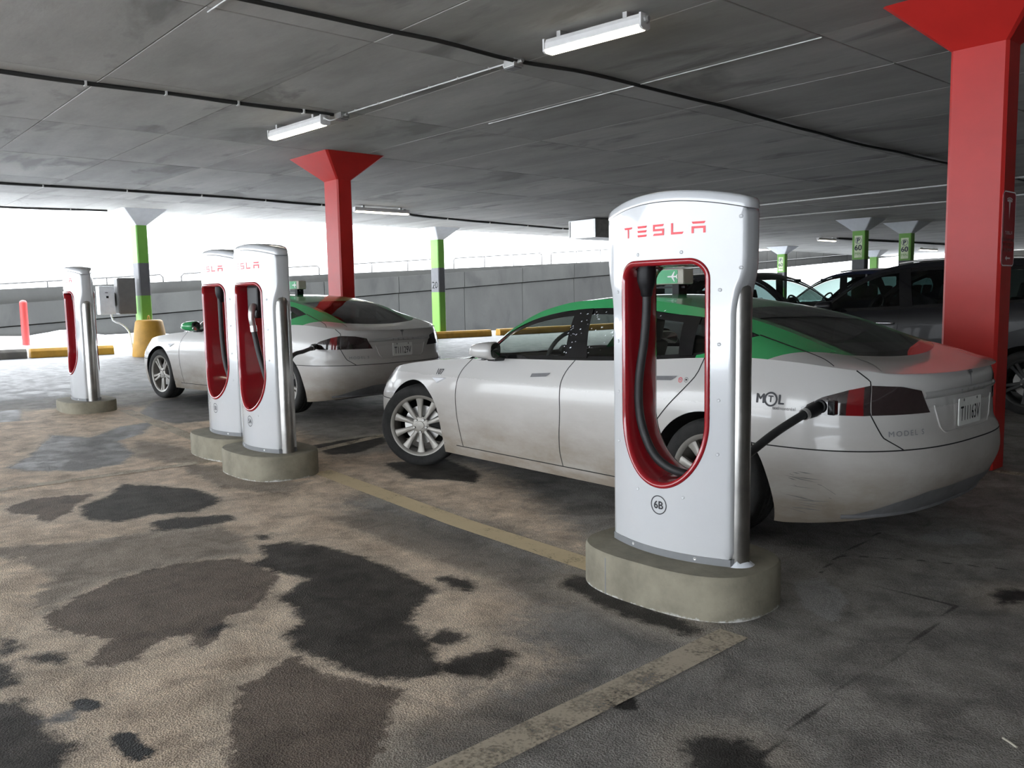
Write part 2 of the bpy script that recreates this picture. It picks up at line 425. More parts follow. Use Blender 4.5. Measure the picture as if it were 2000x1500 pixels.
def lin(pts):
    P = np.asarray(pts, float)
    d = np.r_[0, np.cumsum(np.linalg.norm(np.diff(P, axis=0), axis=1))]; d /= d[-1]
    return lambda t: np.stack([np.interp(t, d, P[:, k]) for k in range(P.shape[1])], -1)
def prof(pts):
    """smooth scalar profile x -> y (monotone-ish cubic)"""
    P = np.asarray(pts, float); x, y = P[:, 0], P[:, 1]
    s = np.diff(y)/np.diff(x); m = np.r_[s[0], [0 if a*b <= 0 else 2*a*b/(a+b) for a, b in zip(s[:-1], s[1:])], s[-1]]
    def fn(t):
        t = np.clip(np.asarray(t, float), x[0], x[-1])
        i = np.clip(np.searchsorted(x, t, side='right')-1, 0, len(x)-2)
        h = x[i+1]-x[i]; q = (t-x[i])/h
        return (2*q**3-3*q**2+1)*y[i]+(q**3-2*q**2+q)*h*m[i]+(-2*q**3+3*q**2)*y[i+1]+(q**3-q**2)*h*m[i+1]
    return fn
def coons(bot, top, left, right, nu, nv):
    u = np.linspace(0, 1, nu); v = np.linspace(0, 1, nv)
    B, T, L, R = bot(u), top(u), left(v), right(v)
    U = u[:, None, None]; V = v[None, :, None]
    return ((1-V)*B[:, None]+V*T[:, None]+(1-U)*L[None]+U*R[None]
            - ((1-U)*(1-V)*B[0]+U*(1-V)*B[-1]+(1-U)*V*T[0]+U*V*T[-1]))
_fonts = {}
def text_poly(s, size=1.0, bold=0.0, center=True, space=1.0):
    """flat outline of a string: 2-D verts and faces, from the built-in font"""
    cu = bpy.data.curves.new('t', 'FONT'); cu.body = s; cu.size = size; cu.space_character = space
    cu.resolution_u = 3; cu.fill_mode = 'FRONT'
    o = bpy.data.objects.new('t', cu); COL.objects.link(o)
    me = bpy.data.meshes.new_from_object(o.evaluated_get(bpy.context.evaluated_depsgraph_get()))
    v = np.array([p.co[:2] for p in me.vertices]).reshape(-1, 2); f = [tuple(p.vertices) for p in me.polygons]
    bpy.data.objects.remove(o); bpy.data.curves.remove(cu); bpy.data.meshes.remove(me)
    if center and len(v): v = v-(v.min(0)+v.max(0))/2
    if bold:   # thicken by overlapping shifted copies
        b = bold*size; n = len(v); sh = ((b, 0), (-b, 0), (0, b*0.7), (0, -b*0.7))
        f = [tuple(i+k*n for i in q) for k in range(4) for q in f]; v = np.concatenate([v+np.array(d) for d in sh])
    return v, f
def ring_poly(r0, r1, n=32, c=(0, 0)):
    t = np.linspace(0, 2*math.pi, n, endpoint=False)
    v = np.r_[np.stack([r0*np.cos(t), r0*np.sin(t)], 1), np.stack([r1*np.cos(t), r1*np.sin(t)], 1)]+np.array(c)
    return v, [(i, (i+1) % n, n+(i+1) % n, n+i) for i in range(n)]
# ------------------------------------------------------------------ floor
STAINS_AND_SHADE = [
('D',[(-4.66,2.07),(-4.61,2.23),(-4.34,2.35),(-3.98,2.41),(-3.57,2.4),(-3.31,2.38),(-3.22,2.28),(-3.13,2.13),(-3.04,2.04),(-2.88,2.0),(-2.7,1.93),(-2.58,1.87),(-2.53,1.82),(-2.57,1.69),(-2.73,1.59),(-2.96,1.55),(-3.17,1.53),(-3.33,1.58),(-3.37,1.7),(-3.56,1.73),(-3.76,1.76),(-3.82,1.86),(-3.89,1.98),(-4.22,1.91),(-4.36,1.89),(-4.43,2.02)]),
('D',[(-2.58,1.87),(-2.61,1.99),(-2.58,2.13),(-2.47,2.16),(-2.39,2.07),(-2.37,1.95),(-2.43,1.86),(-2.52,1.83)]),
('D',[(-2.87,2.01),(-2.87,2.11),(-2.76,2.14),(-2.7,2.07),(-2.73,1.97),(-2.82,1.97)]),
('D',[(-3.44,2.47),(-3.42,2.55),(-3.26,2.6),(-3.18,2.52),(-3.15,2.46),(-3.29,2.46)]),
('B',[(-4.28,0.85),(-4.47,1.04),(-4.62,1.27),(-4.66,1.47),(-4.63,1.68),(-4.49,1.89),(-4.1,1.91),(-4.01,1.89),(-3.81,1.72),(-3.69,1.6),(-3.67,1.48),(-3.5,1.36),(-3.39,1.25),(-3.46,1.23),(-3.59,1.26),(-3.66,1.2),(-3.55,1.08),(-3.48,1.01),(-3.5,0.88),(-3.58,0.84),(-3.66,0.89),(-3.78,0.99),(-3.94,0.9),(-4.17,0.83)]),
('B',[(-2.83,1.13),(-2.95,1.21),(-3.01,1.36),(-3.07,1.5),(-2.82,1.5),(-2.7,1.57),(-2.52,1.66),(-2.38,1.5),(-2.21,1.35),(-2.04,1.17),(-2.29,0.89),(-2.57,1.01)]),
('D',[(-6.5,1.55),(-6.62,1.75),(-7.07,2.03),(-6.7,2.26),(-6.46,2.37),(-6.06,2.41),(-5.83,2.3),(-5.73,2.1),(-5.87,1.87),(-5.83,1.63),(-6.06,1.5)]),
('D',[(-5.68,1.78),(-5.67,1.97),(-5.48,2.25),(-5.33,2.22),(-5.31,2.01),(-5.38,1.77),(-5.55,1.74)]),
('B',[(-6.8,1.15),(-7.02,1.36),(-6.95,1.59),(-6.84,1.76),(-6.59,1.57),(-6.36,1.48),(-6.26,1.36),(-6.16,1.27),(-6.47,1.28),(-6.63,1.16)]),
('W',[(-8.4,1.45),(-8.89,1.75),(-10.01,2.18),(-9.53,2.46),(-10.04,2.87),(-10.17,3.25),(-9.93,3.23),(-9.34,2.87),(-9.11,2.6),(-8.34,2.51),(-7.91,2.28),(-7.82,1.92),(-8.13,1.59)]),
('W',[(-12.49,2.04),(-12.47,2.38),(-11.38,2.17),(-11.37,1.85)]),
('W',[(-10.89,3.36),(-11.99,3.92),(-12.32,4.76),(-11.33,4.96),(-9.74,4.25),(-9.84,3.43),(-10.45,3.34)]),
('D',[(-4.12,0.64),(-4.09,0.71),(-3.97,0.7),(-3.9,0.64),(-3.9,0.6)]),
('D',[(-3.84,0.67),(-3.83,0.77),(-3.74,0.8),(-3.67,0.78),(-3.73,0.68)]),
('D',[(-3.52,0.47),(-3.41,0.58),(-3.23,0.61),(-3.02,0.62),(-2.92,0.64),(-2.84,0.59),(-2.73,0.5),(-2.88,0.34)]),
('D',[(-3.93,0.53),(-3.79,0.62),(-3.57,0.62),(-3.58,0.51)]),
('K',[(-2.91,0.74),(-2.93,0.79),(-2.88,0.82),(-2.8,0.81),(-2.72,0.83),(-2.69,0.81),(-2.69,0.76),(-2.74,0.74),(-2.83,0.73)]),
('K',[(-3.28,0.71),(-3.28,0.76),(-3.21,0.79),(-3.16,0.78),(-3.14,0.75),(-3.2,0.71)]),
('W',[(-3.19,0.61),(-3.21,0.68),(-3.18,0.71),(-3.13,0.68),(-3.12,0.63),(-3.15,0.61)]),
('D',[(-1.6,2.12),(-1.57,2.2),(-1.47,2.26),(-1.37,2.24),(-1.26,2.15),(-1.45,1.95),(-1.55,2.07)]),
('K',[(-2.04,2.19),(-1.94,2.24),(-1.85,2.2),(-1.83,2.15),(-1.9,2.09),(-1.97,2.13)]),
('D',[(-6.24,3.96),(-6.03,4.48),(-5.28,4.28),(-5.01,4.01),(-5.23,3.98),(-5.54,3.76)]),
('D',[(-7.51,3.95),(-7.56,4.38),(-7.54,4.74),(-7.17,4.62),(-6.84,4.07),(-6.98,3.82)]),
('L',[(-2.13,3.7),(-2.1,3.89),(-1.87,3.71),(-1.81,3.62),(-1.75,3.38),(-1.84,3.41),(-1.91,3.43)]),
('L',[(-2.05,4.91),(-2.01,5.25),(-1.82,5.28),(-1.75,5.06),(-1.86,4.88)]),
('D',[(-1.42,4.21),(-1.38,4.36),(-1.28,4.4),(-1.24,4.26),(-1.34,4.11)]),
('D',[(-4.87,2.15),(-4.83,2.23),(-4.75,2.21),(-4.76,2.13)]),
('D',[(-3.63,1.35),(-3.63,1.44),(-3.57,1.44),(-3.53,1.33)]),
('M',[(-5.77,0.88),(-5.56,1.17),(-5.46,1.58),(-5.41,2.05),(-4.87,2.09),(-4.52,1.99),(-4.63,1.68),(-4.62,1.27),(-4.47,1.04),(-4.28,0.85),(-4.52,0.84),(-4.87,1.01),(-5.4,0.97),(-5.59,0.85)]),
('M',[(-7.56,2.66),(-7.07,2.95),(-6.52,2.82),(-6.06,3.13),(-5.77,2.8),(-6.4,2.55),(-7.07,2.57)]),  # dark shade by the post 5A base, painted as a floor patch
('M',[(-9.02,2.77),(-8.03,3.02),(-7.38,3.01),(-7.62,2.59),(-8.25,2.43)]),
('M',[(-4.95,2.69),(-4.76,3.05),(-3.74,3.06),(-2.9,3.01),(-2.64,2.77),(-2.87,2.63),(-3.23,2.68),(-4.15,2.65)]),
('M',[(-2.34,1.35),(-2.26,1.63),(-2.2,1.91),(-2.09,2.2),(-1.92,1.89),(-1.92,1.45),(-2.1,1.17)]),
('D',[(-2.98,3.0),(-2.9,2.86),(-2.6,2.80),(-2.35,2.78),(-2.1,2.80),(-2.1,2.9),(-2.9,3.05)]),  # wet strip and contact shadow along the near post base, painted dark
]
DUST = [[(-12.2,1.0),(-12.18,2.68),(-11.66,3.54),(-11.07,3.8),(-9.02,4.17),(-7.4,4.06),(-6.64,3.74),(-5.92,3.81),(-5.45,3.23),(-5.26,2.86),(-4.24,2.71),(-3.23,2.68),(-2.87,2.53),(-2.68,2.21),(-2.34,2.13),(-2.39,1.82),(-2.26,1.63),(-2.34,1.35),(-2.1,1.1),(-2.0,0.2),(-3.5,-0.8),(-9,-0.6)],
        [(-6.74,3.49),(-6.72,4.0),(-6.59,4.48),(-5.2,4.3),(-3.1,3.3),(-3.88,3.39),(-5.28,3.39)]]
CRACKS = [[(-1.37,2.19),(-1.42,2.79),(-1.41,3.27),(-1.46,3.95),(-2.12,3.93)],[(-2.17,4.3),(-1.85,4.5),(-1.42,4.69)],[(-2.12,3.93),(-2.19,4.28),(-2.24,4.87)]]
def seg_dist(X, Y, poly, closed=True):
    d = np.full(X.shape, 9.0)
    n = len(poly)
    for i in range(n if closed else n-1):
        (x0, y0), (x1, y1) = poly[i], poly[(i+1) % n]
        dx, dy = x1-x0, y1-y0; L = dx*dx+dy*dy+1e-12
        t = np.clip(((X-x0)*dx+(Y-y0)*dy)/L, 0, 1)
        d = np.minimum(d, np.hypot(X-x0-t*dx, Y-y0-t*dy))
    return d
def sdf(X, Y, poly):
    d = seg_dist(X, Y, poly); ins = np.zeros(X.shape, bool); n = len(poly)
    for i in range(n):
        (x0, y0), (x1, y1) = poly[i], poly[(i+1) % n]
        c = ((y0 > Y) != (y1 > Y)) & (X < (x1-x0)*(Y-y0)/(y1-y0+1e-12)+x0)
        ins ^= c
    return np.where(ins, d, -d)
def build_floor():
    us = np.unique(np.round(np.r_[np.arange(-23.2, -13, 0.6), np.arange(-13, -5, 0.05), np.arange(-5, -0.6, 0.03), np.arange(-0.6, 2, 0.2), np.arange(2, 26.1, 2.0)], 4))
    vs = np.unique(np.round(np.r_[np.arange(-9, -1, 1.0), np.arange(-1, 0.2, 0.12), np.arange(0.2, 2.7, 0.03), np.arange(2.7, 5.6, 0.05), np.arange(5.6, 9, 0.3), np.arange(9, 56.1, 1.5)], 4))
    X, Y = np.meshgrid(us, vs, indexing='ij')
    Z = np.vectorize(hz)(X, Y)
    mb = MB().grid(np.stack([X, Y, Z], -1))
    o = mesh_obj('floor', mb, 'floor', smooth=40)
    tag(o, 'stained grey asphalt garage floor', kind='structure')
    F = {k: np.full(X.shape, -0.4) for k in ('dust', 'dark', 'brown', 'wet', 'pale', 'oil', 'crack', 'wet_any', 'damp_shade')}
    key = {'D': 'dark', 'B': 'brown', 'W': 'wet', 'L': 'pale', 'K': 'oil', 'M': 'damp_shade'}
    for k, p in STAINS_AND_SHADE:
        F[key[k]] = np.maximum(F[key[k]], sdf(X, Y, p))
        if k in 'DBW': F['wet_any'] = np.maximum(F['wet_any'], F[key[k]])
    for p in DUST: F['dust'] = np.maximum(F['dust'], sdf(X, Y, p))
    for p in CRACKS: F['crack'] = np.maximum(F['crack'], 0.012-seg_dist(X, Y, p, False))
    # damp sheltered stalls and the wet drive lane towards the open side
    F['wet'] = np.maximum(F['wet'], np.clip((-X-13.5)*0.08, -0.4, 0.4))
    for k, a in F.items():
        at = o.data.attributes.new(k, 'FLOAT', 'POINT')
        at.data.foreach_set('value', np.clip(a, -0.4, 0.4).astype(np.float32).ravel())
build_floor()
def floor_strip(name, pts, w, mat, label, lift=0.003):
    """painted line on the floor"""
    P = lin(pts)(np.linspace(0, 1, 24)); T = np.gradient(P, axis=0); T /= np.linalg.norm(T, axis=1)[:, None]
    Nn = np.stack([-T[:, 1], T[:, 0]], 1)*w/2
    G = []
    for q in (P-Nn, P+Nn): G.append([(x, y, hz(x, y)+lift) for x, y in q])
    return tag(mesh_obj(name, MB().grid(np.array(G)), mat), label, kind='structure')
floor_strip('trim_1', [(-6.32, 3.40), (-4.2, 3.225), (-2.9, 3.19)], 0.17, 'line_yellow', 'worn yellow stall line between charging posts')
floor_strip('trim_2', [(-1.975, 2.96), (-1.965, 2.30), (-1.955, 0.6)], 0.14, 'line_tan', 'worn pale stall line running away from the near post base')
floor_strip('trim_3', [(-7.44, 2.98), (-7.47, 2.3), (-7.50, 1.2)], 0.12, 'line_tan', 'worn pale stall line beside the middle posts')
floor_strip('trim_4', [(-8.15, 3.22), (-9.8, 3.28), (-11.4, 3.36)], 0.15, 'line_tan', 'worn stall line towards the far post')
floor_strip('trim_5', [(-2.4, 7.16), (-1.2, 7.14), (2.5, 7.12)], 0.13, 'line_tan', 'worn pale line from the red column foot')
floor_strip('trim_6', [(-7.2, 3.72), (-7.45, 4.6), (-7.9, 6.6)], 0.12, 'line_tan', 'worn pale stall line behind the middle posts')

# ground outside: snow
tag(mesh_obj('outside_snow_ground', MB().grid(np.array([[(-120, -80, 0.05), (-23.1, -80, 0.10)], [(-120, 120, 0.05), (-23.1, 120, 0.10)]])), 'snow'), 'snowy ground beyond the open side', kind='structure')
tag(mesh_obj('outside_snow_yard', MB().grid(np.array([[(-23.1, -80, -0.06), (26, -80, -0.06)], [(-23.1, -8.9, -0.04), (26, -8.9, -0.04)]])), 'snow'), 'snowy yard along the open front of the garage', kind='structure')
def snow_bank():
    random.seed(3)
    vs = np.linspace(-4, 13, 60); G = []
    for v in vs:
        a = (0.10+0.07*math.sin(v*1.3)+0.05*math.sin(v*3.1+1)+0.03*random.random())*max(0.0, min(1.0, (13-v)/4))
        u0 = -22.35+0.12*math.sin(v*2.2)
        b = hz(-22, v)
        G.append([(u0, v, b-0.03), (u0-0.35, v, b+a*0.6), (u0-1.4, v, b+a+0.05), (-25.2, v, b+a*0.9+0.1), (-25.95, v, b+0.05+0.23*max(0.0, min(1.0, (13-v)/4))+a)])
    return tag(mesh_obj('snow_bank', MB().grid(np.array(G)), 'snow', smooth=60), 'drift of snow along the foot of the barrier wall', 'snow', kind='stuff')
snow_bank()

# ------------------------------------------------------------------ ceiling slab with formwork panels
def build_ceiling():
    poly = [(-21.95, -9), (-21.95, 9), (-22.9, 23), (-24.6, 40), (-26.5, 56), (26, 56), (26, -9)]
    c = tag(mesh_obj('ceiling', MB().prism(poly, CEIL+0.012, CEIL+0.42), 'ceiling'), 'board-marked concrete ceiling slab', kind='structure')
    me = None
    du, dv = 2.53, 1.46
    n = 0
    for i in range(-7, 3):
        for j in range(-2, 19):
            u0 = -3.9+du*i; v0 = 2.66+dv*j
            if u0+du > 6 or u0 < -21.9: continue
            if me is None:
                mb = MB(); a, b = du/2-0.004, dv/2-0.004
                mb.add([(-a, -b, 0.006), (a, -b, 0.006), (a, b, 0.006), (-a, b, 0.006), (-a+.006, -b+.006, 0), (a-.006, -b+.006, 0), (a-.006, b-.006, 0), (-a+.006, b-.006, 0), (-a, -b, 0.012), (a, -b, 0.012), (a, b, 0.012), (-a, b, 0.012)],
                       [(4, 7, 6, 5), (0, 4, 5, 1), (1, 5, 6, 2), (2, 6, 7, 3), (3, 7, 4, 0), (0, 1, 9, 8), (1, 2, 10, 9), (2, 3, 11, 10), (3, 0, 8, 11)])
                o = mesh_obj('ceiling_panel', mb, 'ceiling', c); me = o.data
            else:
                o = bpy.data.objects.new('ceiling_panel', me); COL.objects.link(o); o.parent = c
            o.location = (u0+du/2, v0+dv/2, CEIL-0.004*random.random())
            n += 1
    return n
build_ceiling()
# inner walls that close the garage on the two sides away from the daylight
tag(mesh_obj('wall_right', MB().box(26, 26.3, -9, 56, 0, CEIL), 'wall_dark'), 'concrete end wall', kind='structure')
tag(mesh_obj('wall_front_unseen', MB().box(8.5, 26, -9.3, -9, 0, CEIL), 'wall_dark'), 'added concrete front wall, unseen, darkening the right side', kind='structure')  # wall added out of view to keep daylight off the right side
tag(mesh_obj('wall_back', MB().box(-20, 26, 56, 56.3, 0, CEIL), 'wall_dark'), 'concrete back wall', kind='structure')

# ------------------------------------------------------------------ ramp barrier wall outside with panels
def barrier():
    top = lambda v: 1.20+0.0605*v
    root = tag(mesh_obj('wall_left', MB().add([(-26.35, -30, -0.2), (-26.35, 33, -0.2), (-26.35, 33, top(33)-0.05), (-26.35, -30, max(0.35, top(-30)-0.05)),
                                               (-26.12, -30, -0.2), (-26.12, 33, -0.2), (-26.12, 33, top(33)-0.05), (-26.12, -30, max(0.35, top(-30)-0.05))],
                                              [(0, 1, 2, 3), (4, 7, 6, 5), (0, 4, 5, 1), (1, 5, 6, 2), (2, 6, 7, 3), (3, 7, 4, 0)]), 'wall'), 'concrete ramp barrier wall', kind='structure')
    L = 3.05
    for i in range(-9, 25):
        v0 = -0.9+L*i+0.012; v1 = v0+L-0.024
        if v1 > 76 or top(v0) < 0.5: continue
        g = 0.62
        lo = -0.2 if v0 < 32.5 else top(v0)-1.02
        lo1 = -0.2 if v0 < 32.5 else top(v1)-1.02
        def slab(name, a0, a1, b0, b1, x0, x1, mat='wall'):
            mb = MB().add([(x0, v0, a0), (x0, v1, a1), (x0, v1, b1), (x0, v0, b0), (x1, v0, a0), (x1, v1, a1), (x1, v1, b1), (x1, v0, b0)],
                          [(0, 1, 2, 3), (4, 7, 6, 5), (0, 4, 5, 1), (1, 5, 6, 2), (2, 6, 7, 3), (3, 7, 4, 0)])
            return mesh_obj(name, mb, mat, root)
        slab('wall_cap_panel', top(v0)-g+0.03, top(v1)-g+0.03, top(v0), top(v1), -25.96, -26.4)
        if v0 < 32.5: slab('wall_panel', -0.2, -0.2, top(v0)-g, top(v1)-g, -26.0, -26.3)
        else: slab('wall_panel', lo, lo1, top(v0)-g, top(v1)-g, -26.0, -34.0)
    # hand rail in sections on the barrier
    spots = {1: 'behind the far charging post and the meter boxes', 2: 'behind the two middle charging posts', 3: 'between the far red column and green column 20',
             4: 'just right of green column 20', 5: 'left of the hanging duct, farthest from the bollard'}
    for i in range(1, 6):
        v0 = -0.9+L*2*i*0.86; v1 = v0+L*2*0.86-0.55
        mb = MB()
        h = 0.55
        zz = lambda v: top(v)
        pts = [(-26.15, v0, zz(v0)), (-26.15, v0, zz(v0)+h-0.08), (-26.15, v0+0.08, zz(v0)+h), (-26.15, v1-0.08, zz(v1)+h), (-26.15, v1, zz(v1)+h-0.08), (-26.15, v1, zz(v1))]
        r = thing('guard_rail', 'slim guard rail on the wall, '+spots[i], 'railing', (0, 0, 0), 0, 'guard rail sections along the barrier wall')
        mesh_obj('rail', MB().tube(pts, 0.022, 6), 'cable_black', r)
        for q in (0.33, 0.66):
            vq = v0+(v1-v0)*q
            mesh_obj('post', MB().tube([(-26.15, vq, zz(vq)), (-26.15, vq, zz(vq)+h)], 0.018, 6), 'cable_black', r)
barrier()

# ------------------------------------------------------------------ columns
CW, CD, CZ, CF = 0.42, 0.26, 3.289, 0.385
def col_ring(w, d, z, ch):
    a, b = w/2, d/2
    return [(-a+ch, -b, z), (a-ch, -b, z), (a, -b+ch, z), (a, b-ch, z), (a-ch, b, z), (-a+ch, b, z), (-a, b-ch, z), (-a, -b+ch, z)]
def column(u, v, kind, label, group=None, cz=CZ, f=CF):
    b = hz(u, v)
    r = thing('concrete_column', label, 'column', (u, v, b), 0, group)
    top = CEIL-b
    def shaft(name, z0, z1, mat, lab=None):
        o = mesh_obj(name, MB().grid(np.array([col_ring(CW, CD, z0, 0.022), col_ring(CW, CD, z1, 0.022)]), closed_v=True), mat, r)
        if lab: o['label'] = lab
        return o
    z = cz-b
    if kind == 'red':
        shaft('shaft', 0, z, 'red')
        cm = 'red'
    else:
        shaft('shaft', 0, 1.63-b, 'green', 'lower green paint')
        shaft('band', 1.63-b, 2.40-b, 'grey_band', 'grey painted band')
        shaft('upper_shaft', 2.40-b, z, 'green', 'upper green paint')
        cm = 'cap_white'
    mesh_obj('capital', MB().grid(np.array([col_ring(CW, CD, z, 0.022), col_ring(CW+2*f, CD+2*f, top, 0.03)]), closed_v=True), cm, r)
    return r
red_far = column(-11.89, 6.88, 'red', 'red column with flared head behind the rear car')
red_near = column(-2.63, 7.28, 'red', 'red column beside the trunk of the near car, carrying a small red sign')
g_left = column(-21.2, 6.83, 'green', 'green column with white head and grey meter boxes, behind a yellow block')
g_20 = column(-22.0, 16.25, 'green', 'green column numbered 20 near the barrier wall, behind the rear car')
p_a = column(-12.8, 25.9, 'green', 'green column with a P 60 sign, left of the pair above the black car')
p_b = column(-12.55, 28.6, 'green', 'green column with a P 60 sign, right of the pair above the black car')
p_c = column(-22.7, 37.9, 'green', 'far green column with P 60 sign and number 20 beside the bright gap')
p_d = column(-22.4, 47.0, 'green', 'distant green column half hidden behind the P 60 pair')

def flat_on_face(parent, name, polys, mat, face, depth, lift=0.004):
    """print laid on a column face: face 'v' = the -Y side, 'u' = the +X side; polys in (across, height)"""
    mb = MB()
    for v, f in polys:
        if face == 'v': P = [(a, -depth-lift, z) for a, z in v]
        else: P = [(depth+lift, a, z) for a, z in v]
        mb.add(P, f)
    return mesh_obj(name, mb, mat, parent)
def shift(vf, dx, dz, s=1.0):
    return (np.asarray(vf[0])*s+np.array([dx, dz]), vf[1])
def rrect(w, h, r, n=5):
    P = []
    for cx, cz, a0 in ((w/2-r, h/2-r, 0), (-w/2+r, h/2-r, 90), (-w/2+r, -h/2+r, 180), (w/2-r, -h/2+r, 270)):
        for k in range(n+1):
            a = math.radians(a0+90*k/n); P.append((cx+r*math.cos(a), cz+r*math.sin(a)))
    return np.array(P)
def park_sign(col, zc):
    z = zc-col.location.z
    pl = mesh_obj('parking_sign', MB().prism([(-0.125, z-0.34), (0.125, z-0.34), (0.125, z+0.34), (-0.125, z+0.34)], -CD/2-0.008, -CD/2, 'xz'), 'pale_sign', col)
    pl['label'] = 'pale parking sign reading P 60 MIN'
    d = CD/2+0.008
    flat_on_face(pl, 'sign_print', [shift(text_poly('P', 0.20, 0.02), 0, z+0.19), shift(ring_poly(0.092, 0.104), 0, z+0.19), shift(text_poly('60', 0.24, 0.015), 0, z-0.03)], 'navy_ink', 'v', d)
    flat_on_face(pl, 'sign_print', [shift(text_poly('MIN', 0.12, 0.0), 0, z-0.22)], 'green', 'v', d)
for cc in (p_a, p_b, p_c): park_sign(cc, 2.80)
def number20(col, zc):
    flat_on_face(col, 'column_number', [shift(text_poly('20', 0.30, 0.01), 0, zc-col.location.z)], 'white_ink', 'v', CD/2)
number20(g_20, 1.86); number20(p_c, 1.86)

def t_emblem(s):
    """stylised T emblem: curved cap bar above a tapering stem, in a unit of height s"""
    V = []; Fc = []
    a = np.linspace(-0.34, 0.34, 9)
    top = [(x*s, (0.5-0.55*x*x)*s) for x in a]; bot = [(x*s, (0.45-0.55*x*x)*s) for x in a]
    v = np.array(top+bot); V.append((v, [(i, i+1, 9+i+1, 9+i) for i in range(8)]))
    t2 = [(x*s*0.96, (0.425-0.55*x*x)*s) for x in a]
    low = [(-0.29*s, 0.30*s), (-0.21*s, 0.30*s), (-0.17*s, 0.285*s), (-0.10*s, 0.32*s), (0, 0.22*s), (0.10*s, 0.32*s), (0.17*s, 0.285*s), (0.21*s, 0.30*s), (0.29*s, 0.30*s)]
    v = np.array(t2+low); V.append((v, [(i, i+1, 9+i+1, 9+i) for i in range(8)]))
    v = np.array([(-0.105*s, 0.36*s), (0.105*s, 0.36*s), (0.0, -0.5*s)]); V.append((v, [(0, 1, 2)]))
    return V
def word_polys(w, h, gap):
    """five blocky letters T E S L A, as bars with slanted ends; w,h letter box"""
    t = h*0.20; L = []
    def q(*p): L.append((np.array(p), [tuple(range(len(p)))]))
    x = 0
    # T
    q((x, h), (x+w, h), (x+w*0.90, h-t), (x+w*0.10, h-t)); q((x+w*0.42, h-t), (x+w*0.60, h-t), (x+w*0.60, 0), (x+w*0.42, 0))
    x += w+gap
    for z in (0, h*0.4, h*0.8): q((x, z+t), (x+w, z+t), (x+w*0.9, z), (x+w*0.06, z))
    x += w+gap
    q((x, h), (x+w, h), (x+w*0.9, h-t), (x, h-t)); q((x, h-t), (x+w*0.17, h-t), (x+w*0.17, h*0.4), (x, h*0.4))
    q((x+w*0.17, h*0.4+t), (x+w, h*0.4+t), (x+w, h*0.4), (x+w*0.17, h*0.4)); q((x+w*0.83, h*0.4), (x+w, h*0.4), (x+w, 0), (x+w*0.83, 0)); q((x+w*0.1, t), (x+w*0.83, t), (x+w*0.83, 0), (x, 0))
    x += w+gap
    q((x, h), (x+w*0.17, h), (x+w*0.17, 0), (x, 0)); q((x+w*0.17, t), (x+w, t), (x+w*0.9, 0), (x+w*0.17, 0))
    x += w+gap
    q((x, h), (x+w, h), (x+w*0.9, h-t), (x+w*0.1, h-t)); q((x, h*0.6), (x+w, h*0.6), (x+w, h*0.4), (x, h*0.4))
    q((x, h*0.4), (x+w*0.17, h*0.4), (x+w*0.17, 0), (x, 0)); q((x+w*0.83, h*0.4), (x+w, h*0.4), (x+w, 0), (x+w*0.83, 0))
    tot = x+w
    return [(v-np.array([tot/2, h/2]), f) for v, f in L]
def small_red_sign():
    z = 1.89; d = CW/2
    s = mesh_obj('charging_sign', MB().prism([(a, b+z) for a, b in rrect(0.27, 0.58, 0.035)], d, d+0.006, 'yz'), 'sign_red', red_near)
    s['label'] = 'small dark red sign with white border and left arrow'
    o = rrect(0.262, 0.572, 0.033); i = rrect(0.244, 0.554, 0.026); n = len(o)
    pol = [(np.r_[o, i]+np.array([0, z]), [(k, (k+1) % n, n+(k+1) % n, n+k) for k in range(n)])]
    pol += [shift(q, 0, z+0.155) for q in t_emblem(0.17)]
    pol += [shift(q, 0, z-0.03) for q in word_polys(0.022, 0.024, 0.010)]
    for k, t in enumerate(('RESERVE VEHICULE', 'ELECTRIQUE', 'SEULEMENT')): pol.append(shift(text_poly(t, 0.030 if k == 0 else 0.034, 0.01), 0, z-0.085-0.038*k))
    pol.append((np.array([(0.05, 0.006), (-0.02, 0.006), (-0.02, 0.02), (-0.055, 0), (-0.02, -0.02), (-0.02, -0.006), (0.05, -0.006)])+np.array([0, z-0.225]), [tuple(range(7))]))
    flat_on_face(s, 'sign_print', pol, 'white_ink', 'u', d+0.006, 0.002)
small_red_sign()

# ------------------------------------------------------------------ ceiling services
def lamp(u, v, along, label, L=1.22, z=CEIL-0.045, group=None, strength_mat='lamp', turn=0.0):
    r = thing('ceiling_lamp', label, 'lamp', (u, v, z), (0 if along == 'u' else math.pi/2)+turn, group)
    h = L/2
    sec = [(-0.045, 0.0), (-0.062, -0.035), (-0.062, -0.085), (0.062, -0.085), (0.062, -0.035), (0.045, 0.0)]
    mesh_obj('housing', MB().prism(sec, -h, h, 'yz'), 'lamp_body', r, bevel=0.006)
    mesh_obj('diffuser', MB().prism([(-0.058, -0.0855), (-0.05, -0.105), (-0.03, -0.118), (0.03, -0.118), (0.05, -0.105), (0.058, -0.0855)], -h+0.015, h-0.015, 'yz'), strength_mat, r)
    for sx in (-1, 1):
        mesh_obj('end_cap', MB().prism([(-0.066, 0.002), (-0.066, -0.10), (-0.04, -0.115), (0.04, -0.115), (0.066, -0.10), (0.066, 0.002)], sx*h, sx*(h+0.018), 'yz'), 'lamp_body', r)
        mesh_obj('bracket', MB().box(sx*h*0.7-0.02, sx*h*0.7+0.02, -0.05, 0.05, -0.004, 0.05), 'galv', r)
    mesh_obj('gland', MB().lathe([(0.0, h+0.018), (0.035, h+0.018), (0.035, h+0.035), (0.02, h+0.05), (0.0, h+0.05)], 10, 'x', (0, 0, -0.04)), 'galv', r)
    return r
lamp(-9.69, 5.08, 'u', 'long ceiling lamp with grey housing beside the junction box, before the far red column', turn=0.055)
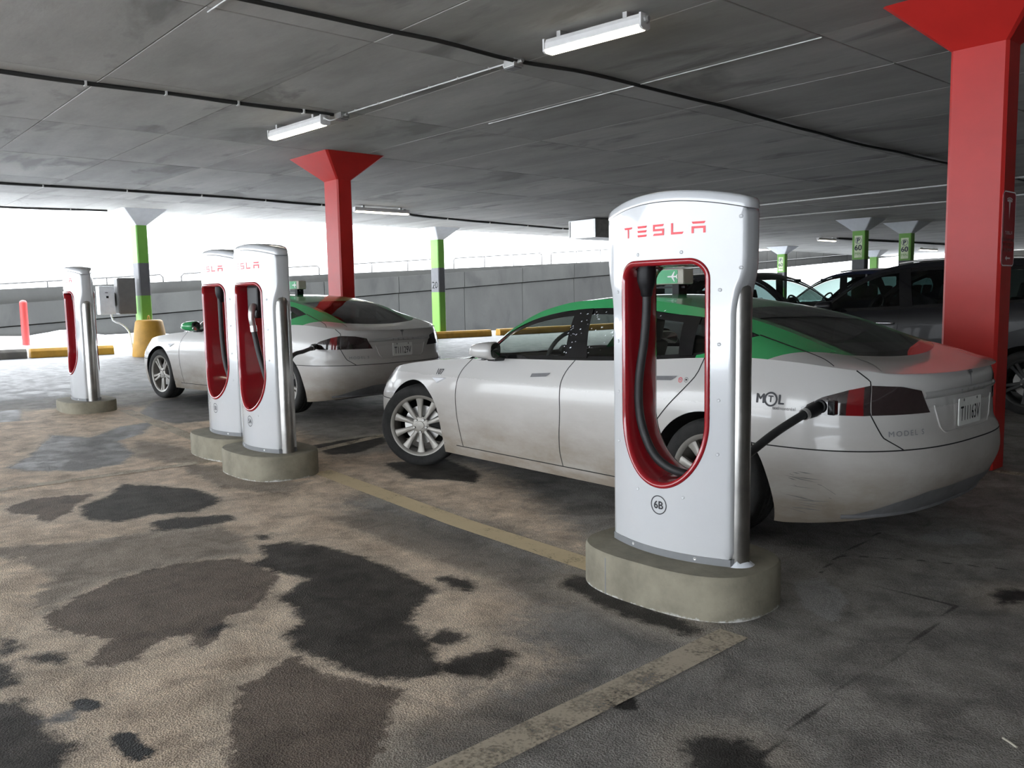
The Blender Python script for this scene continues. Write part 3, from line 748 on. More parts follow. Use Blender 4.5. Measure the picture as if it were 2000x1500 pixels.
lamp(-4.88, 5.25, 'u', 'brightly lit ceiling lamp nearest the viewer, above the near charging post', 0.95, turn=0.12)
lamp(-17.5, 11.3, 'v', 'glowing ceiling lamp just right of the far red column', 1.5)
lamp(-17.8, 33.1, 'v', 'distant ceiling lamp left of the P 60 columns', 1.4, group=None)
lamp(-19.4, 46.8, 'v', 'distant ceiling lamp right of the P 60 columns', 2.2)
def sag(P, amt, n=40):
    f = crv([(p[0], p[1], 0) for p in P]) if len(P) > 2 else lin([(p[0], p[1], 0) for p in P])
    Q = f(np.linspace(0, 1, n)); Q[:, 2] = CEIL-0.016-amt*np.abs(np.sin(np.linspace(0, math.pi*len(P), n)))
    return Q
def cable_run(name, P, r, mat, label, clips=0, amt=0.01, cat='cable', n=50):
    Q = sag(P, amt, n)
    root = tag(mesh_obj(name, MB().tube(Q, r, 6), mat, smooth=60), label, cat)
    f = lin(Q)
    for k in range(clips):
        p = f(np.array([(k+0.5)/clips]))[0]
        d = f(np.array([min(1, (k+0.5)/clips+0.01)]))[0]-p
        a = math.atan2(d[1], d[0])
        T = Matrix.Translation(Vector(p)) @ Matrix.Rotation(a, 4, 'Z')
        k_ = max(0.35, r/0.022); mesh_obj('clip', MB().box(-0.010*k_, 0.010*k_, -0.034*k_, 0.034*k_, -0.026*k_, 0.02, T=T), 'conduit', root)
    return root
cable_run('ceiling_cable', [(-9.35, -4.0), (-9.27, 1.83), (-9.21, 3.21), (-9.15, 4.42), (-9.11, 5.25)], 0.022, 'cable_black', 'black ceiling cable with pale clips ending at the junction box by the far lamp', 12)
cable_run('ceiling_cable', [(-6.1, -4.0), (-6.04, 2.94), (-6.04, 3.84), (-5.98, 4.51), (-6.04, 5.42), (-5.95, 6.24), (-5.94, 7.08), (-6.03, 9.12), (-6.22, 11.94), (-6.24, 15.72), (-6.3, 24)], 0.019, 'cable_black', 'black cable sagging right across the ceiling to the near red column', 0, 0.012, n=120)
cable_run('ceiling_conduit', [(-9.0, 5.34), (-6.2, 5.44)], 0.008, 'conduit', 'thin pale conduit between the two ceiling junction boxes', 6, 0.0, 'conduit')
cable_run('ceiling_conduit', [(-6.5, 2.70), (-4.2, 2.70)], 0.006, 'conduit', 'short pale conduit at the top edge of the view', 3, 0.0, 'conduit')
cable_run('ceiling_cable', [(-17.5, -4.0), (-17.52, 3.31), (-17.41, 6.96), (-17.7, 9.95), (-17.6, 10.5)], 0.024, 'cable_black', 'black ceiling cable ending at the lamp by the far red column', 10)
cable_run('ceiling_cable', [(-17.7, 12.1), (-18.6, 13.0), (-19.4, 17.0), (-19.9, 20.6), (-20.2, 26)], 0.03, 'cable_black', 'black ceiling cable leaving the far glowing lamp towards the duct', 8)
cable_run('ceiling_cable', [(-21.7, -3), (-21.68, 4.06), (-21.37, 6.2)], 0.024, 'cable_black', 'thin cable along the open edge of the ceiling', 6)
cable_run('ceiling_conduit', [(-14.0, 19.1), (-7.5, 19.05), (2, 19.0)], 0.022, 'conduit', 'pale ceiling conduit behind the near charging post, nearer of two', 8, 0, 'conduit')
cable_run('ceiling_conduit', [(-16.0, 22.4), (-9.0, 22.6), (2, 22.7)], 0.022, 'conduit', 'pale ceiling conduit behind the near charging post, farther of two', 8, 0, 'conduit')
cable_run('ceiling_conduit', [(-8.42, 7.085), (-3.89, 7.08)], 0.006, 'conduit', 'hair-thin pale line of conduit across the dark ceiling', 0, 0, 'conduit')
cable_run('ceiling_cable', [(-17.8, 34), (-17.5, 40), (-17.3, 50)], 0.05, 'cable_black', 'far black cable beyond the P 60 columns', 0)
def junction(u, v, label):
    r = tag(mesh_obj('junction_box', MB().box(u-0.075, u+0.075, v-0.06, v+0.06, CEIL-0.075, CEIL), 'galv', bevel=0.008), label, 'junction box')
    mesh_obj('gland', MB().tube([(u+0.07, v, CEIL-0.035), (u+0.13, v, CEIL-0.03)], 0.02, 8), 'galv', r)
    mesh_obj('gland', MB().tube([(u-0.07, v, CEIL-0.035), (u-0.13, v, CEIL-0.03)], 0.02, 8), 'galv', r)
    mesh_obj('box_lid', MB().box(u-0.06, u+0.06, v-0.048, v+0.048, CEIL-0.083, CEIL-0.074), 'box_grey', r)
    return r
junction(-9.05, 5.33, 'grey ceiling junction box at the end of the far lamp')
junction(-6.10, 5.45, 'grey ceiling junction box on the sagging black cable')
fl = crv([(-9.04, 5.08, CEIL-0.085), (-8.93, 5.10, CEIL-0.13), (-8.90, 5.22, CEIL-0.09), (-8.98, 5.31, CEIL-0.04)])(np.linspace(0, 1, 14))
tag(mesh_obj('lamp_lead', MB().tube(fl, 0.008, 6), 'conduit', smooth=60), 'short looped lead from the far lamp to its junction box', 'cable')
def duct():
    r = tag(mesh_obj('ceiling_duct', MB().box(-17.75, -16.75, 18.0, 20.3, CEIL-0.55, CEIL-0.03), 'galv', bevel=0.01), 'square galvanised duct end hanging under the ceiling, left of the near charging post', 'duct')
    for z in (CEIL-0.55, CEIL-0.06): mesh_obj('flange', MB().box(-17.78, -16.72, 17.97, 18.0, z, z+0.03), 'alu', r)
    for u in (-17.78, -16.75): mesh_obj('flange', MB().box(u, u+0.03, 17.965, 18.0, CEIL-0.55, CEIL-0.03), 'alu', r)
    mesh_obj('end_plate', MB().box(-17.72, -16.78, 17.985, 18.005, CEIL-0.52, CEIL-0.06), 'alu', r)
    for u in (-17.6, -16.9): mesh_obj('hanger', MB().box(u-0.012, u+0.012, 18.3, 18.34, CEIL-0.04, CEIL), 'galv', r)
duct()

# ------------------------------------------------------------------ kerbs, block, bollard, boxes at the open edge
def kerb(v0, v1, mat, label, u=-21.85):
    b = hz(u, (v0+v1)/2)
    sec = [(-0.13, 0), (-0.13, 0.15), (-0.085, 0.22), (0.085, 0.22), (0.13, 0.15), (0.13, 0)]
    mb = MB(); n = len(sec)
    for a, bb in ((v0, v1),):
        v = [(u+x, a, hz(u, a)+z) for x, z in sec]+[(u+x, bb, hz(u, bb)+z) for x, z in sec]
        mb.add(v, [tuple(range(n)), tuple(range(2*n-1, n-1, -1))]+[(i, n+i, n+(i+1) % n, (i+1) % n) for i in range(n)])
    return tag(mesh_obj('parking_kerb', mb, mat, bevel=0.015), label, 'kerb')
kerb(1.6, 4.38, 'wall_dark', 'bare grey concrete parking kerb beside the red bollard')
kerb(4.45, 6.25, 'yellow', 'yellow parking kerb behind the far charging post')
kerb(7.2, 9.4, 'yellow', 'yellow parking kerb right of the yellow block, behind the rear car nose', -21.3)
kerb(13.6, 18.1, 'yellow', 'yellow parking kerb along the snow, right of the numbered green column', -21.70)
kerb(18.6, 25.5, 'yellow', 'yellow parking kerb seen through the near car window')
def yellow_block():
    b = hz(-20.6, 6.7)
    r = thing('concrete_block', 'tall tapering yellow concrete block in front of the left green column', 'barrier', (-20.55, 6.72, b), 0.2)
    prof_ = [(0.0, 0.0), (0.40, 0.0), (0.405, 0.04), (0.375, 0.30), (0.335, 0.62), (0.305, 0.80), (0.285, 0.835), (0.25, 0.85), (0.0, 0.855)]
    mesh_obj('body', MB().lathe(prof_, 40), 'yellow', r, smooth=40)
    t = np.linspace(0, math.pi, 12)
    mesh_obj('lifting_loop', MB().tube([(0.05*math.cos(a), 0, 0.84+0.11*math.sin(a)) for a in t], 0.012, 8), 'yellow', r, smooth=60)
    mesh_obj('foot', MB().box(0.10, 0.5, -0.30, 0.12, 0.0, 0.14), 'yellow', r, bevel=0.02)
yellow_block()
def bollard():
    b = hz(-24.6, 4.9)+0.05
    r = thing('bollard', 'slim red steel bollard in the snow by the barrier wall', 'bollard', (-24.6, 4.95, b))
    mesh_obj('post', MB().lathe([(0.09, -0.2), (0.09, 1.18)], 20), 'bollard_red', r, smooth=40)
    mesh_obj('dome_cap', MB().lathe([(0.09, 1.18), (0.085, 1.21), (0.06, 1.24), (0.0, 1.255)], 20), 'bollard_red', r, smooth=50)
bollard()
def enclosures():
    c = g_left.location
    u0, v0 = -21.13, 6.64
    z0 = 1.47
    g = tag(mesh_obj('meter_box', MB().box(-21.29, -21.01, 6.22, 6.61, 1.20, 2.05), 'box_grey', bevel=0.012), 'grey steel meter box on the side of the left green column', 'electrical box')
    mesh_obj('box_door', MB().box(-21.28, -21.02, 6.205, 6.222, 1.22, 2.03), 'box_grey', g, bevel=0.006)
    mesh_obj('latch', MB().box(-21.24, -21.22, 6.19, 6.206, 1.6, 1.66), 'black', g)
    w = tag(mesh_obj('socket_box', MB().box(-21.36, -21.10, 5.82, 6.16, 1.20, 1.86), 'box_white', bevel=0.012), 'white electrical box left of the grey meter box', 'electrical box')
    mesh_obj('box_bracket', MB().box(-21.30, -21.2, 6.15, 6.20, 1.4, 1.7), 'galv', w)
    mesh_obj('indicator', MB().box(-21.098, -21.09, 5.97, 6.02, 1.58, 1.63), 'black', w)
    mesh_obj('indicator', MB().box(-21.098, -21.09, 5.95, 6.01, 1.70, 1.715), 'black', w)
    P = crv([(-21.2, 6.08, 1.21), (-21.2, 6.12, 1.05), (-21.15, 6.3, 0.95), (-21.15, 6.45, 0.75), (-21.1, 6.5, hz(-21, 6))])(np.linspace(0, 1, 16))
    mesh_obj('lead', MB().tube(P, 0.02, 6), 'box_white', w, smooth=60)
enclosures()

# ------------------------------------------------------------------ charging posts
HW = prof([(0.0, 0.335), (1.34, 0.337), (1.44, 0.350), (1.54, 0.380), (1.62, 0.385), (2.0, 0.385)])
def fy(x): return -0.078*(1-(np.asarray(x)/0.34)**2)
YM = 0.08        # middle plane of the post
def crown(x): return 1.852-0.050*(np.abs(np.asarray(x))/0.385)**2
def slot_curve(n=120):
    pts = []
    top, r, hw = 1.595, 0.095, 0.252
    for a in np.linspace(-math.pi/2, 0, 26): pts.append((hw*math.cos(a), 0.86+0.335*math.sin(a)))
    for z in np.linspace(0.86, top-r, 18)[1:]: pts.append((hw, z))
    for a in np.linspace(0, math.pi/2, 12)[1:]: pts.append((hw-r+r*math.cos(a), top-r+r*math.sin(a)))
    pts += [(x, top) for x in np.linspace(hw-r, 0, 9)[1:-1]]
    right = pts; left = [(-x, z) for x, z in right[::-1]]
    return np.array(right+left[1:-1] if abs(right[-1][0]) < 1e-9 else right+left[:-1])
def outer_curve():
    zb = 0.235
    P = [(x, zb) for x in np.linspace(0, 0.337, 14)[:-1]]
    P += [(float(HW(z)), z) for z in np.linspace(zb, float(crown(0.385)), 60)]
    P += [(x, float(crown(x))) for x in np.linspace(0.385, 0, 16)[1:]]
    return np.array(P+[(-x, z) for x, z in P[::-1][1:-1]])
def resample_polar(C, ang, c):
    d = C-np.array(c); a = np.unwrap(np.arctan2(d[:, 1], d[:, 0])); r = np.hypot(d[:, 0], d[:, 1])
    if a[-1] < a[0]: a, r = a[::-1], r[::-1]
    a = np.r_[a-2*math.pi, a, a+2*math.pi]; r = np.r_[r, r, r]
    o = np.argsort(a); rr = np.interp(ang, a[o], r[o])
    return np.stack([c[0]+rr*np.cos(ang), c[1]+rr*np.sin(ang)], 1)
def shell_mesh(back=False):
    c = (0.0, 1.06)
    S, O = slot_curve(), outer_curve()
    fa = lambda C: np.arctan2(C[:, 1]-c[1], C[:, 0]-c[0])
    ang = np.unique(np.round(np.r_[fa(S), fa(O)], 3))
    s, o = resample_polar(S, ang, c), resample_polar(O, ang, c)
    rings = []
    for t in np.linspace(0, 1, 9):
        q = s+(o-s)*t
        rings.append(np.stack([q[:, 0], fy(q[:, 0]), q[:, 1]], 1))
    x, z = o[:, 0], o[:, 1]
    side = (np.abs(x) > 0.33) & (z > 0.24) & (z < 1.80)
    sx = np.where(side, np.sign(x), 0.0)
    f = fy(x)
    k = np.clip((z-1.34)/0.15, 0, 1); k = k*k*(3-2*k)
    yret = np.where(z < 0.24, f+0.05, (f+0.045)*(1-k)+YM*k)
    yret = np.where(z > 1.78, YM, yret)
    rings.append(np.stack([x+sx*0.006, f+0.008, z], 1))
    rings.append(np.stack([x+sx*0.009, f+0.020, z], 1))
    rings.append(np.stack([x+sx*0.010, np.maximum(yret, f+0.021), z], 1))
    R = np.array(rings)
    if back: R[..., 1] = 2*YM-R[..., 1]
    return MB().grid(R, closed_v=True)
def cap_mesh():
    xs = np.linspace(-0.393, 0.393, 40)
    front = np.stack([xs, fy(xs)+0.004], 1); back = np.stack([xs[::-1], 2*YM-fy(xs[::-1])-0.004], 1)
    ex = []
    y0, y1 = front[-1, 1], back[0, 1]
    pl = np.r_[front, [(0.401, y0+0.02), (0.403, YM), (0.401, y1-0.02)], back, [(-0.401, y1-0.02), (-0.403, YM), (-0.401, y0+0.02)]]
    cc = np.array([0, YM]); R = []
    for s, dz in ((1.0, 0.004), (1.003, 0.012), (1.0, 0.026), (0.985, 0.038), (0.95, 0.046), (0.8, 0.053), (0.4, 0.058), (0.02, 0.060)):
        q = cc+(pl-cc)*np.array([1-(1-s)*0.55, s]) if s > 0.5 else cc+(pl-cc)*s
        R.append(np.stack([q[:, 0], q[:, 1], crown(q[:, 0])+dz], 1))
    return MB().grid(np.array(R), closed_v=True)
def liner_mesh():
    S = slot_curve(); d = np.roll(S, -1, 0)-np.roll(S, 1, 0); n = np.stack([-d[:, 1], d[:, 0]], 1); n /= np.linalg.norm(n, axis=1)[:, None]
    R = []
    for off, dy in ((0.0, -0.001), (0.003, -0.008), (0.012, -0.011), (0.024, -0.006), (0.029, 0.012)):
        q = S+n*off; R.append(np.stack([q[:, 0], fy(S[:, 0])+dy, q[:, 1]], 1))
    q = S+n*0.030
    for t in (0.2, 0.5, 0.8): R.append(np.stack([q[:, 0], fy(S[:, 0])*(1-t)+(2*YM-fy(S[:, 0]))*t, q[:, 1]], 1))
    for off, dy in ((0.029, -0.012), (0.024, 0.006), (0.012, 0.011), (0.003, 0.008), (0.0, 0.001)):
        q = S+n*off; R.append(np.stack([q[:, 0], 2*YM-fy(S[:, 0])+dy, q[:, 1]], 1))
    return MB().grid(np.array(R), closed_v=True)
def strip_mesh():
    xs = np.linspace(-0.343, 0.343, 24); R = []
    f = np.stack([xs, fy(xs)-0.001], 1); P = np.r_[[(-0.347, 0.045)], [(-0.347, 0.012)], f, [(0.347, 0.012)], [(0.347, 0.045)]]
    for z in (0.201, 0.2345): R.append(np.stack([P[:, 0], P[:, 1], np.full(len(P), z)], 1))
    mb = MB().grid(np.array(R))
    R2 = np.array(R); R2[..., 1] = 2*YM-R2[..., 1]; mb.grid(R2)
    # underside lip
    return mb
def base_mesh(h=0.2):
    t = np.linspace(0, 2*math.pi, 72, endpoint=False); a, b, e = 0.485, 0.325, 2/2.7
    x = a*np.sign(np.cos(t))*np.abs(np.cos(t))**e; y = b*np.sign(np.sin(t))*np.abs(np.sin(t))**e
    R = []
    for s, z in ((1.0, -0.03), (1.0, h-0.022), (0.992, h-0.008), (0.975, h), (0.5, h+0.001), (0.02, h+0.001)):
        R.append(np.stack([x*(1-(1-s)*0.75) if s > 0.9 else x*s, y*s+YM, np.full(72, z)], 1))
    return MB().grid(np.array(R), closed_v=True)
LETTERS = [(v, f) for v, f in word_polys(0.063, 0.051, 0.037)]
def on_front(polys, dx, dz, lift=0.0015):
    mb = MB()
    for v, f in polys:
        x = np.asarray(v)[:, 0]+dx; z = np.asarray(v)[:, 1]+dz
        mb.add(np.stack([x, fy(x)-lift, z], 1), f)
    return mb
def disc(mb, x, z, r, n=12):
    t = np.linspace(0, 2*math.pi, n, endpoint=False); y = float(fy(x))
    sl = float(0.156*x/0.34**2)
    ring = lambda rr, dy: [(x+rr*math.cos(a), y+sl*rr*math.cos(a)-dy, z+rr*math.sin(a)) for a in t]
    v = ring(r, -0.001)+ring(r, 0.002)+ring(r*0.7, 0.0035)+ring(r*0.5, 0.0025)
    f = [(k*n+i, k*n+(i+1) % n, (k+1)*n+(i+1) % n, (k+1)*n+i) for k in range(3) for i in range(n)]+[tuple(range(3*n, 4*n))]
    return mb.add(v, f)
SCREWS = [(0.12, 1.622), (-0.13, 1.622), (0.372, 1.765), (0.374, 1.545), (0.292, 1.45), (0.290, 1.21), (0.289, 0.96), (0.286, 0.715), (0.13, 0.500), (-0.135, 0.500), (-0.290, 1.21), (-0.289, 0.96), (-0.286, 0.715), (-0.292, 1.45)]
_share = {}
def shared(name, make, mat, parent, smooth=None, bevel=None):
    if name not in _share:
        _share[name] = mesh_obj(name.split('#')[0], make(), mat, parent, smooth, bevel); return _share[name]
    o = _share[name].copy(); COL.objects.link(o); o.parent = parent
    return o
def charging_post(u, v, rz, h, label, mark, hang, base_drop=0.0, screws=True, name_on=True):
    r = thing('charging_post', label, 'charging post', (u, v, h), rz, None)
    k = '' if not base_drop else '#low'
    shared('concrete_base'+k, lambda: base_mesh(0.2), 'base', r, 50)
    shared('front_shell', lambda: shell_mesh(False), 'shell', r, 50)
    shared('back_shell', lambda: shell_mesh(True), 'shell', r, 50)
    shared('top_cap', cap_mesh, 'shell', r, 60)
    shared('slot_liner', liner_mesh, 'liner', r, 60)
    shared('plinth_strip', strip_mesh, 'strip', r, 40)
    for sx in (-1, 1):
        t = shared('support_tube#%d' % sx, lambda: MB().lathe([(0.0, 0.2), (0.058, 0.2), (0.058, 1.43), (0.052, 1.46), (0.03, 1.48), (0, 1.485)], 36, 'z', (sx*0.324, YM, 0)), 'steel', r, 40)
        shared('inner_wall#%d' % sx, lambda: MB().box(sx*0.279-0.004, sx*0.279+0.004, -0.008, 2*YM+0.008, 0.2, 1.45), 'black', r)
    if name_on:
        for i, (a, b) in enumerate(((0, 2), (2, 5), (5, 10), (10, 12), (12, 16))):
            shared('letter#%d' % i, lambda: on_front(LETTERS[a:b], 0.0, 1.728), 'letter_red', r)
    bp = [ring_poly(0.041, 0.046, 40), text_poly(mark, 0.052, 0.03)] if mark else []
    if mark: mesh_obj('number_badge', on_front(bp, 0.0, 0.445), 'ink', r)
    for i, (x, z) in enumerate(SCREWS if screws else SCREWS[4:10]):
        shared('screw#%d' % SCREWS.index((x, z)), lambda: disc(MB(), x, z, 0.0085), 'shell', r, 40)
    for x in (-0.17, 0.19): shared('bolt#%g' % x, lambda: disc(MB(), x, 0.219, 0.008), 'alu', r, 40)
    # cable socket at the top of the slot, then the hanging cable
    if hang == 'holster':
        hb = mesh_obj('cable_holster', MB().prism([(-0.09, 1.30), (0.05, 1.30), (0.085, 1.36), (0.085, 1.568), (-0.115, 1.568), (-0.115, 1.36)], 0.0, 0.17, 'xz'), 'black', r, bevel=0.02)
        P = crv([(0.03, -0.005, 1.40), (0.05, -0.035, 1.37), (0.055, -0.045, 1.30), (0.055, -0.035, 1.235)])(np.linspace(0, 1, 14))
        mesh_obj('plug_handle', MB().tube(P, np.linspace(0.030, 0.024, 14), 10), 'satin', r, smooth=60)
        mesh_obj('plug_collar', MB().tube([(0.055, -0.035, 1.24), (0.057, -0.032, 1.19)], 0.027, 12), 'alu', r, smooth=40)
        P = crv([(0.057, -0.032, 1.20), (0.09, -0.01, 1.0), (0.135, 0.02, 0.80), (0.13, 0.06, 0.66), (0.16, 0.10, 0.62), (0.20, 0.13, 0.70), (0.22, 0.14, 0.9)])(np.linspace(0, 1, 50))
        mesh_obj('charging_cable', MB().tube(P, 0.022, 12), 'rubber', r, smooth=60)
        mesh_obj('t_emblem', MB().add(*[(lambda q: ([(x-0.03, 0.03, z+1.19) for x, z in q[0]], q[1]))(t_emblem(0.05)[0])][0]), 'satin', r)
    elif hang:
        x0, path = hang
        mesh_obj('cable_gland', MB().lathe([(0.0, 1.575), (0.044, 1.572), (0.047, 1.545), (0.045, 1.50), (0.038, 1.475), (0.030, 1.455), (0.027, 1.43), (0.022, 1.425)], 24, 'z', (x0, 0.03, 0)), 'black', r, smooth=45)
        P = crv(path)(np.linspace(0, 1, 90))
        mesh_obj('charging_cable', MB().tube(P, 0.0215, 14), 'rubber', r, smooth=60)
    return r
# near post: cable drops on the left, sweeps along the bottom of the slot, out of the back and up to the car inlet
cable6 = [(-0.155, 0.03, 1.47), (-0.155, 0.03, 1.38), (-0.170, 0.03, 1.22), (-0.203, 0.03, 1.02), (-0.205, 0.035, 0.86), (-0.168, 0.04, 0.73), (-0.10, 0.05, 0.63), (0.0, 0.09, 0.575), (0.09, 0.18, 0.565),
          (0.15, 0.32, 0.60), (0.17, 0.43, 0.645), (0.205, 0.60, 0.725), (0.245, 0.76, 0.79), (0.258, 0.85, 0.815)]
post_6b = charging_post(-2.482, 3.166, 0.019, 0.0, 'large white charging post in front of the near car, badge 6B', '6B', (-0.155, cable6))
post_6b['label'] = 'large white charging post with badge 6B, nearest of the four'
def salt_crust():
    t = np.linspace(0, 2*math.pi, 26, endpoint=False); random.seed(11); R = []
    hh = np.array([0.012+0.028*random.random() for _ in t])*np.clip(0.35-np.sin(t)+0.4*np.cos(t), 0.1, 1)
    for rr, k in ((0.085, 0.0), (0.075, 0.45), (0.064, 1.0), (0.057, 1.0)):
        R.append(np.stack([0.324+rr*np.cos(t), YM+rr*np.sin(t), 0.199+hh*k], 1))
    mesh_obj('salt_crust', MB().grid(np.array(R), closed_v=True), 'snow', post_6b, 40)['label'] = 'white salt crust at the foot of the steel tube'
    mb = MB(); x = -0.20; b, a, e = 0.325, 0.485, 2.7
    y = YM-b*(1-abs(x/a)**e)**(1/e)-0.0012
    mesh_obj('base_joint', mb.box(x-0.0025, x+0.0025, y, y+0.01, 0.0, 0.178), 'strip', post_6b)
salt_crust()
post_5a = charging_post(-6.681, 3.028, 0.012, 0.0, 'white charging post with badge 5A and a plug parked in its red slot', '5A', 'holster', screws=False)
cable5 = [(0.0, 0.02, 1.47), (0.0, 0.02, 1.30), (0.01, 0.02, 1.05), (0.04, 0.03, 0.82), (0.10, 0.06, 0.68), (0.17, 0.13, 0.62), (0.14, 0.38, 0.60), (0.02, 0.64, 0.77), (-0.25, 0.88, 0.87), (-0.60, 1.20, 0.88), (-0.90, 1.47, 0.89)]
post_5b = charging_post(-7.687, 3.142, 0.03, 0.012, 'white charging post with hanging cable, just behind post 5A', '5B', (0.0, cable5), screws=False)
cable4 = [(0.03, 0.02, 1.47), (0.04, 0.02, 1.30), (0.08, 0.02, 1.05), (0.13, 0.03, 0.82), (0.16, 0.05, 0.68), (0.19, 0.12, 0.64), (0.22, 0.16, 0.72)]
post_4b = charging_post(-11.867, 2.948, -0.025, 0.016, 'far white charging post standing alone before the yellow kerb', '', (0.05, cable4), screws=False)

# ------------------------------------------------------------------ cars
# car axes while building: x towards the tail from the front axle, y to the car's left, z up; written to the mesh with y flipped
class Car:
    def __init__(s, P):
        s.P = P
        s.belt = prof(P['belt']); s.zc = prof(P['centre']); s.xf = prof(P['nose']); s.xr = prof(P['tail']); s.g = prof(P['section'])
        s.wx = prof(P['width'])
        s.Tf = s.table(P['corner_f'][1], P['corner_f'][2]); s.Tr = s.table(P['corner_r'][1], P['corner_r'][2])
        s.qf0, s.qr0 = P['corner_f'][0], P['corner_r'][0]
        s.qN = s.qf0-s.Tf[2]; s.qT = s.qr0+s.Tr[2]
        s.xF = s.qf0-P['corner_f'][1]; s.xR = s.qr0+P['corner_r'][1]
        s.rail_pts = np.array(P['rail'], float)
        s.ry, s.rz = prof(s.rail_pts[:, [0, 1]]), prof(s.rail_pts[:, [0, 2]])
        s.rail_pts[-1, 1:] = s.beltp(np.array([s.rail_pts[-1, 0]]))[0][1:]
        s.ry, s.rz = prof(s.rail_pts[:, [0, 1]]), prof(s.rail_pts[:, [0, 2]])
        s.dt, s.db = prof(P['dlo_top']), prof(P['dlo_bot'])
    @staticmethod
    def table(a, n):
        t = np.linspace(0, math.pi/2, 1500)
        x = a*np.sin(t)**(2/n); y = np.cos(t)**(2/n)
        d = np.r_[0, np.cumsum(np.hypot(np.diff(x), np.diff(y)))]
        return (d, np.stack([x, y], 1), d[-1])
    def plan(s, q):
        q = np.asarray(q, float)
        x0 = np.where(q > s.qr0, s.qr0+np.interp(q-s.qr0, s.Tr[0], s.Tr[1][:, 0]), np.where(q < s.qf0, s.qf0-np.interp(s.qf0-q, s.Tf[0], s.Tf[1][:, 0]), q))
        w = np.where(q > s.qr0, np.interp(q-s.qr0, s.Tr[0], s.Tr[1][:, 1]), np.where(q < s.qf0, np.interp(s.qf0-q, s.Tf[0], s.Tf[1][:, 1]), 1.0))
        return x0, w
    def q_of_y(s, y, rear=True):
        T = s.Tr if rear else s.Tf
        d = np.interp(-y/s.P['half'], -T[1][:, 1], T[0])
        return s.qr0+d if rear else s.qf0-d
    def q_of_x(s, x):
        x = np.asarray(x, float)
        return np.where(x > s.qr0, s.qr0+np.interp(x-s.qr0, s.Tr[1][:, 0], s.Tr[0]), np.where(x < s.qf0, s.qf0-np.interp(s.qf0-x, s.Tf[1][:, 0], s.Tf[0]), x))
    def S(s, q, z, off=0.0):
        q = np.asarray(q, float); z = np.asarray(z, float)
        x0, w = s.plan(q)
        zt = s.belt(x0); k = np.clip((z-0.17)/(zt-0.17), 0, 1.0)
        y = (s.wx(x0)*s.g(k))*w
        x = np.where(x0 < 0.2, 0.2+(x0-0.2)*(s.xf(z)-0.2)/(s.xF-0.2), x0)
        xm = s.qr0-0.25
        x = np.where(x0 > xm, xm+(x0-xm)*(s.xr(z)-xm)/(s.xR-xm), x)
        p = np.stack([x, y, z+0*x], -1)
        if off:
            e = 1e-3
            a = s.S(q+e, z)-s.S(q-e, z); b = s.S(q, z+e)-s.S(q, z-e)
            n = np.cross(a, b); n /= np.linalg.norm(n, axis=-1, keepdims=True)+1e-12
            sg = np.where((n[..., 1] < 0) & (np.abs(n[..., 1]) > 0.05) | ((np.abs(n[..., 1]) <= 0.05) & (n[..., 0]*(x-1.5) < 0)), -1.0, 1.0)[..., None]
            p = p+n*sg*off
        return p
    def beltp(s, x):
        q = s.q_of_x(x); x0, _ = s.plan(q)
        return s.S(q, s.belt(x0))
    def railp(s, x): return np.stack([np.asarray(x, float), s.ry(x), s.rz(x)], -1)
    def G(s, x, f, off=0.0):
        """greenhouse side: f=0 belt, 1 roof rail"""
        x = np.asarray(x, float); f = np.asarray(f, float)
        b, r = s.beltp(x), s.railp(x)
        p = b+(r-b)*f[..., None]
        bl = s.P.get('tumble', 0.03)*np.sin(math.pi*f)*np.clip((np.linalg.norm(r-b, axis=-1)-0.06)/0.25, 0, 1)
        p = p+np.stack([0*x, bl*0.9+off*0.9, bl*0.35+off*0.42], -1)
        return p
    def f_of_z(s, x, z):
        b, r = s.beltp(x), s.railp(x)
        return np.clip((z-b[..., 2])/np.maximum(r[..., 2]-b[..., 2], 1e-4), 0, 1)
def flip(P): return np.asarray(P)*np.array([1, -1, 1])
def both(mb, P):
    mb.grid(flip(P)); mb.grid(np.asarray(P), flip=True); return mb
def one(P, side): return MB().grid(flip(P)) if side == 'left' else MB().grid(np.asarray(P), flip=True)
def qz(curve): return lambda t: curve(t)
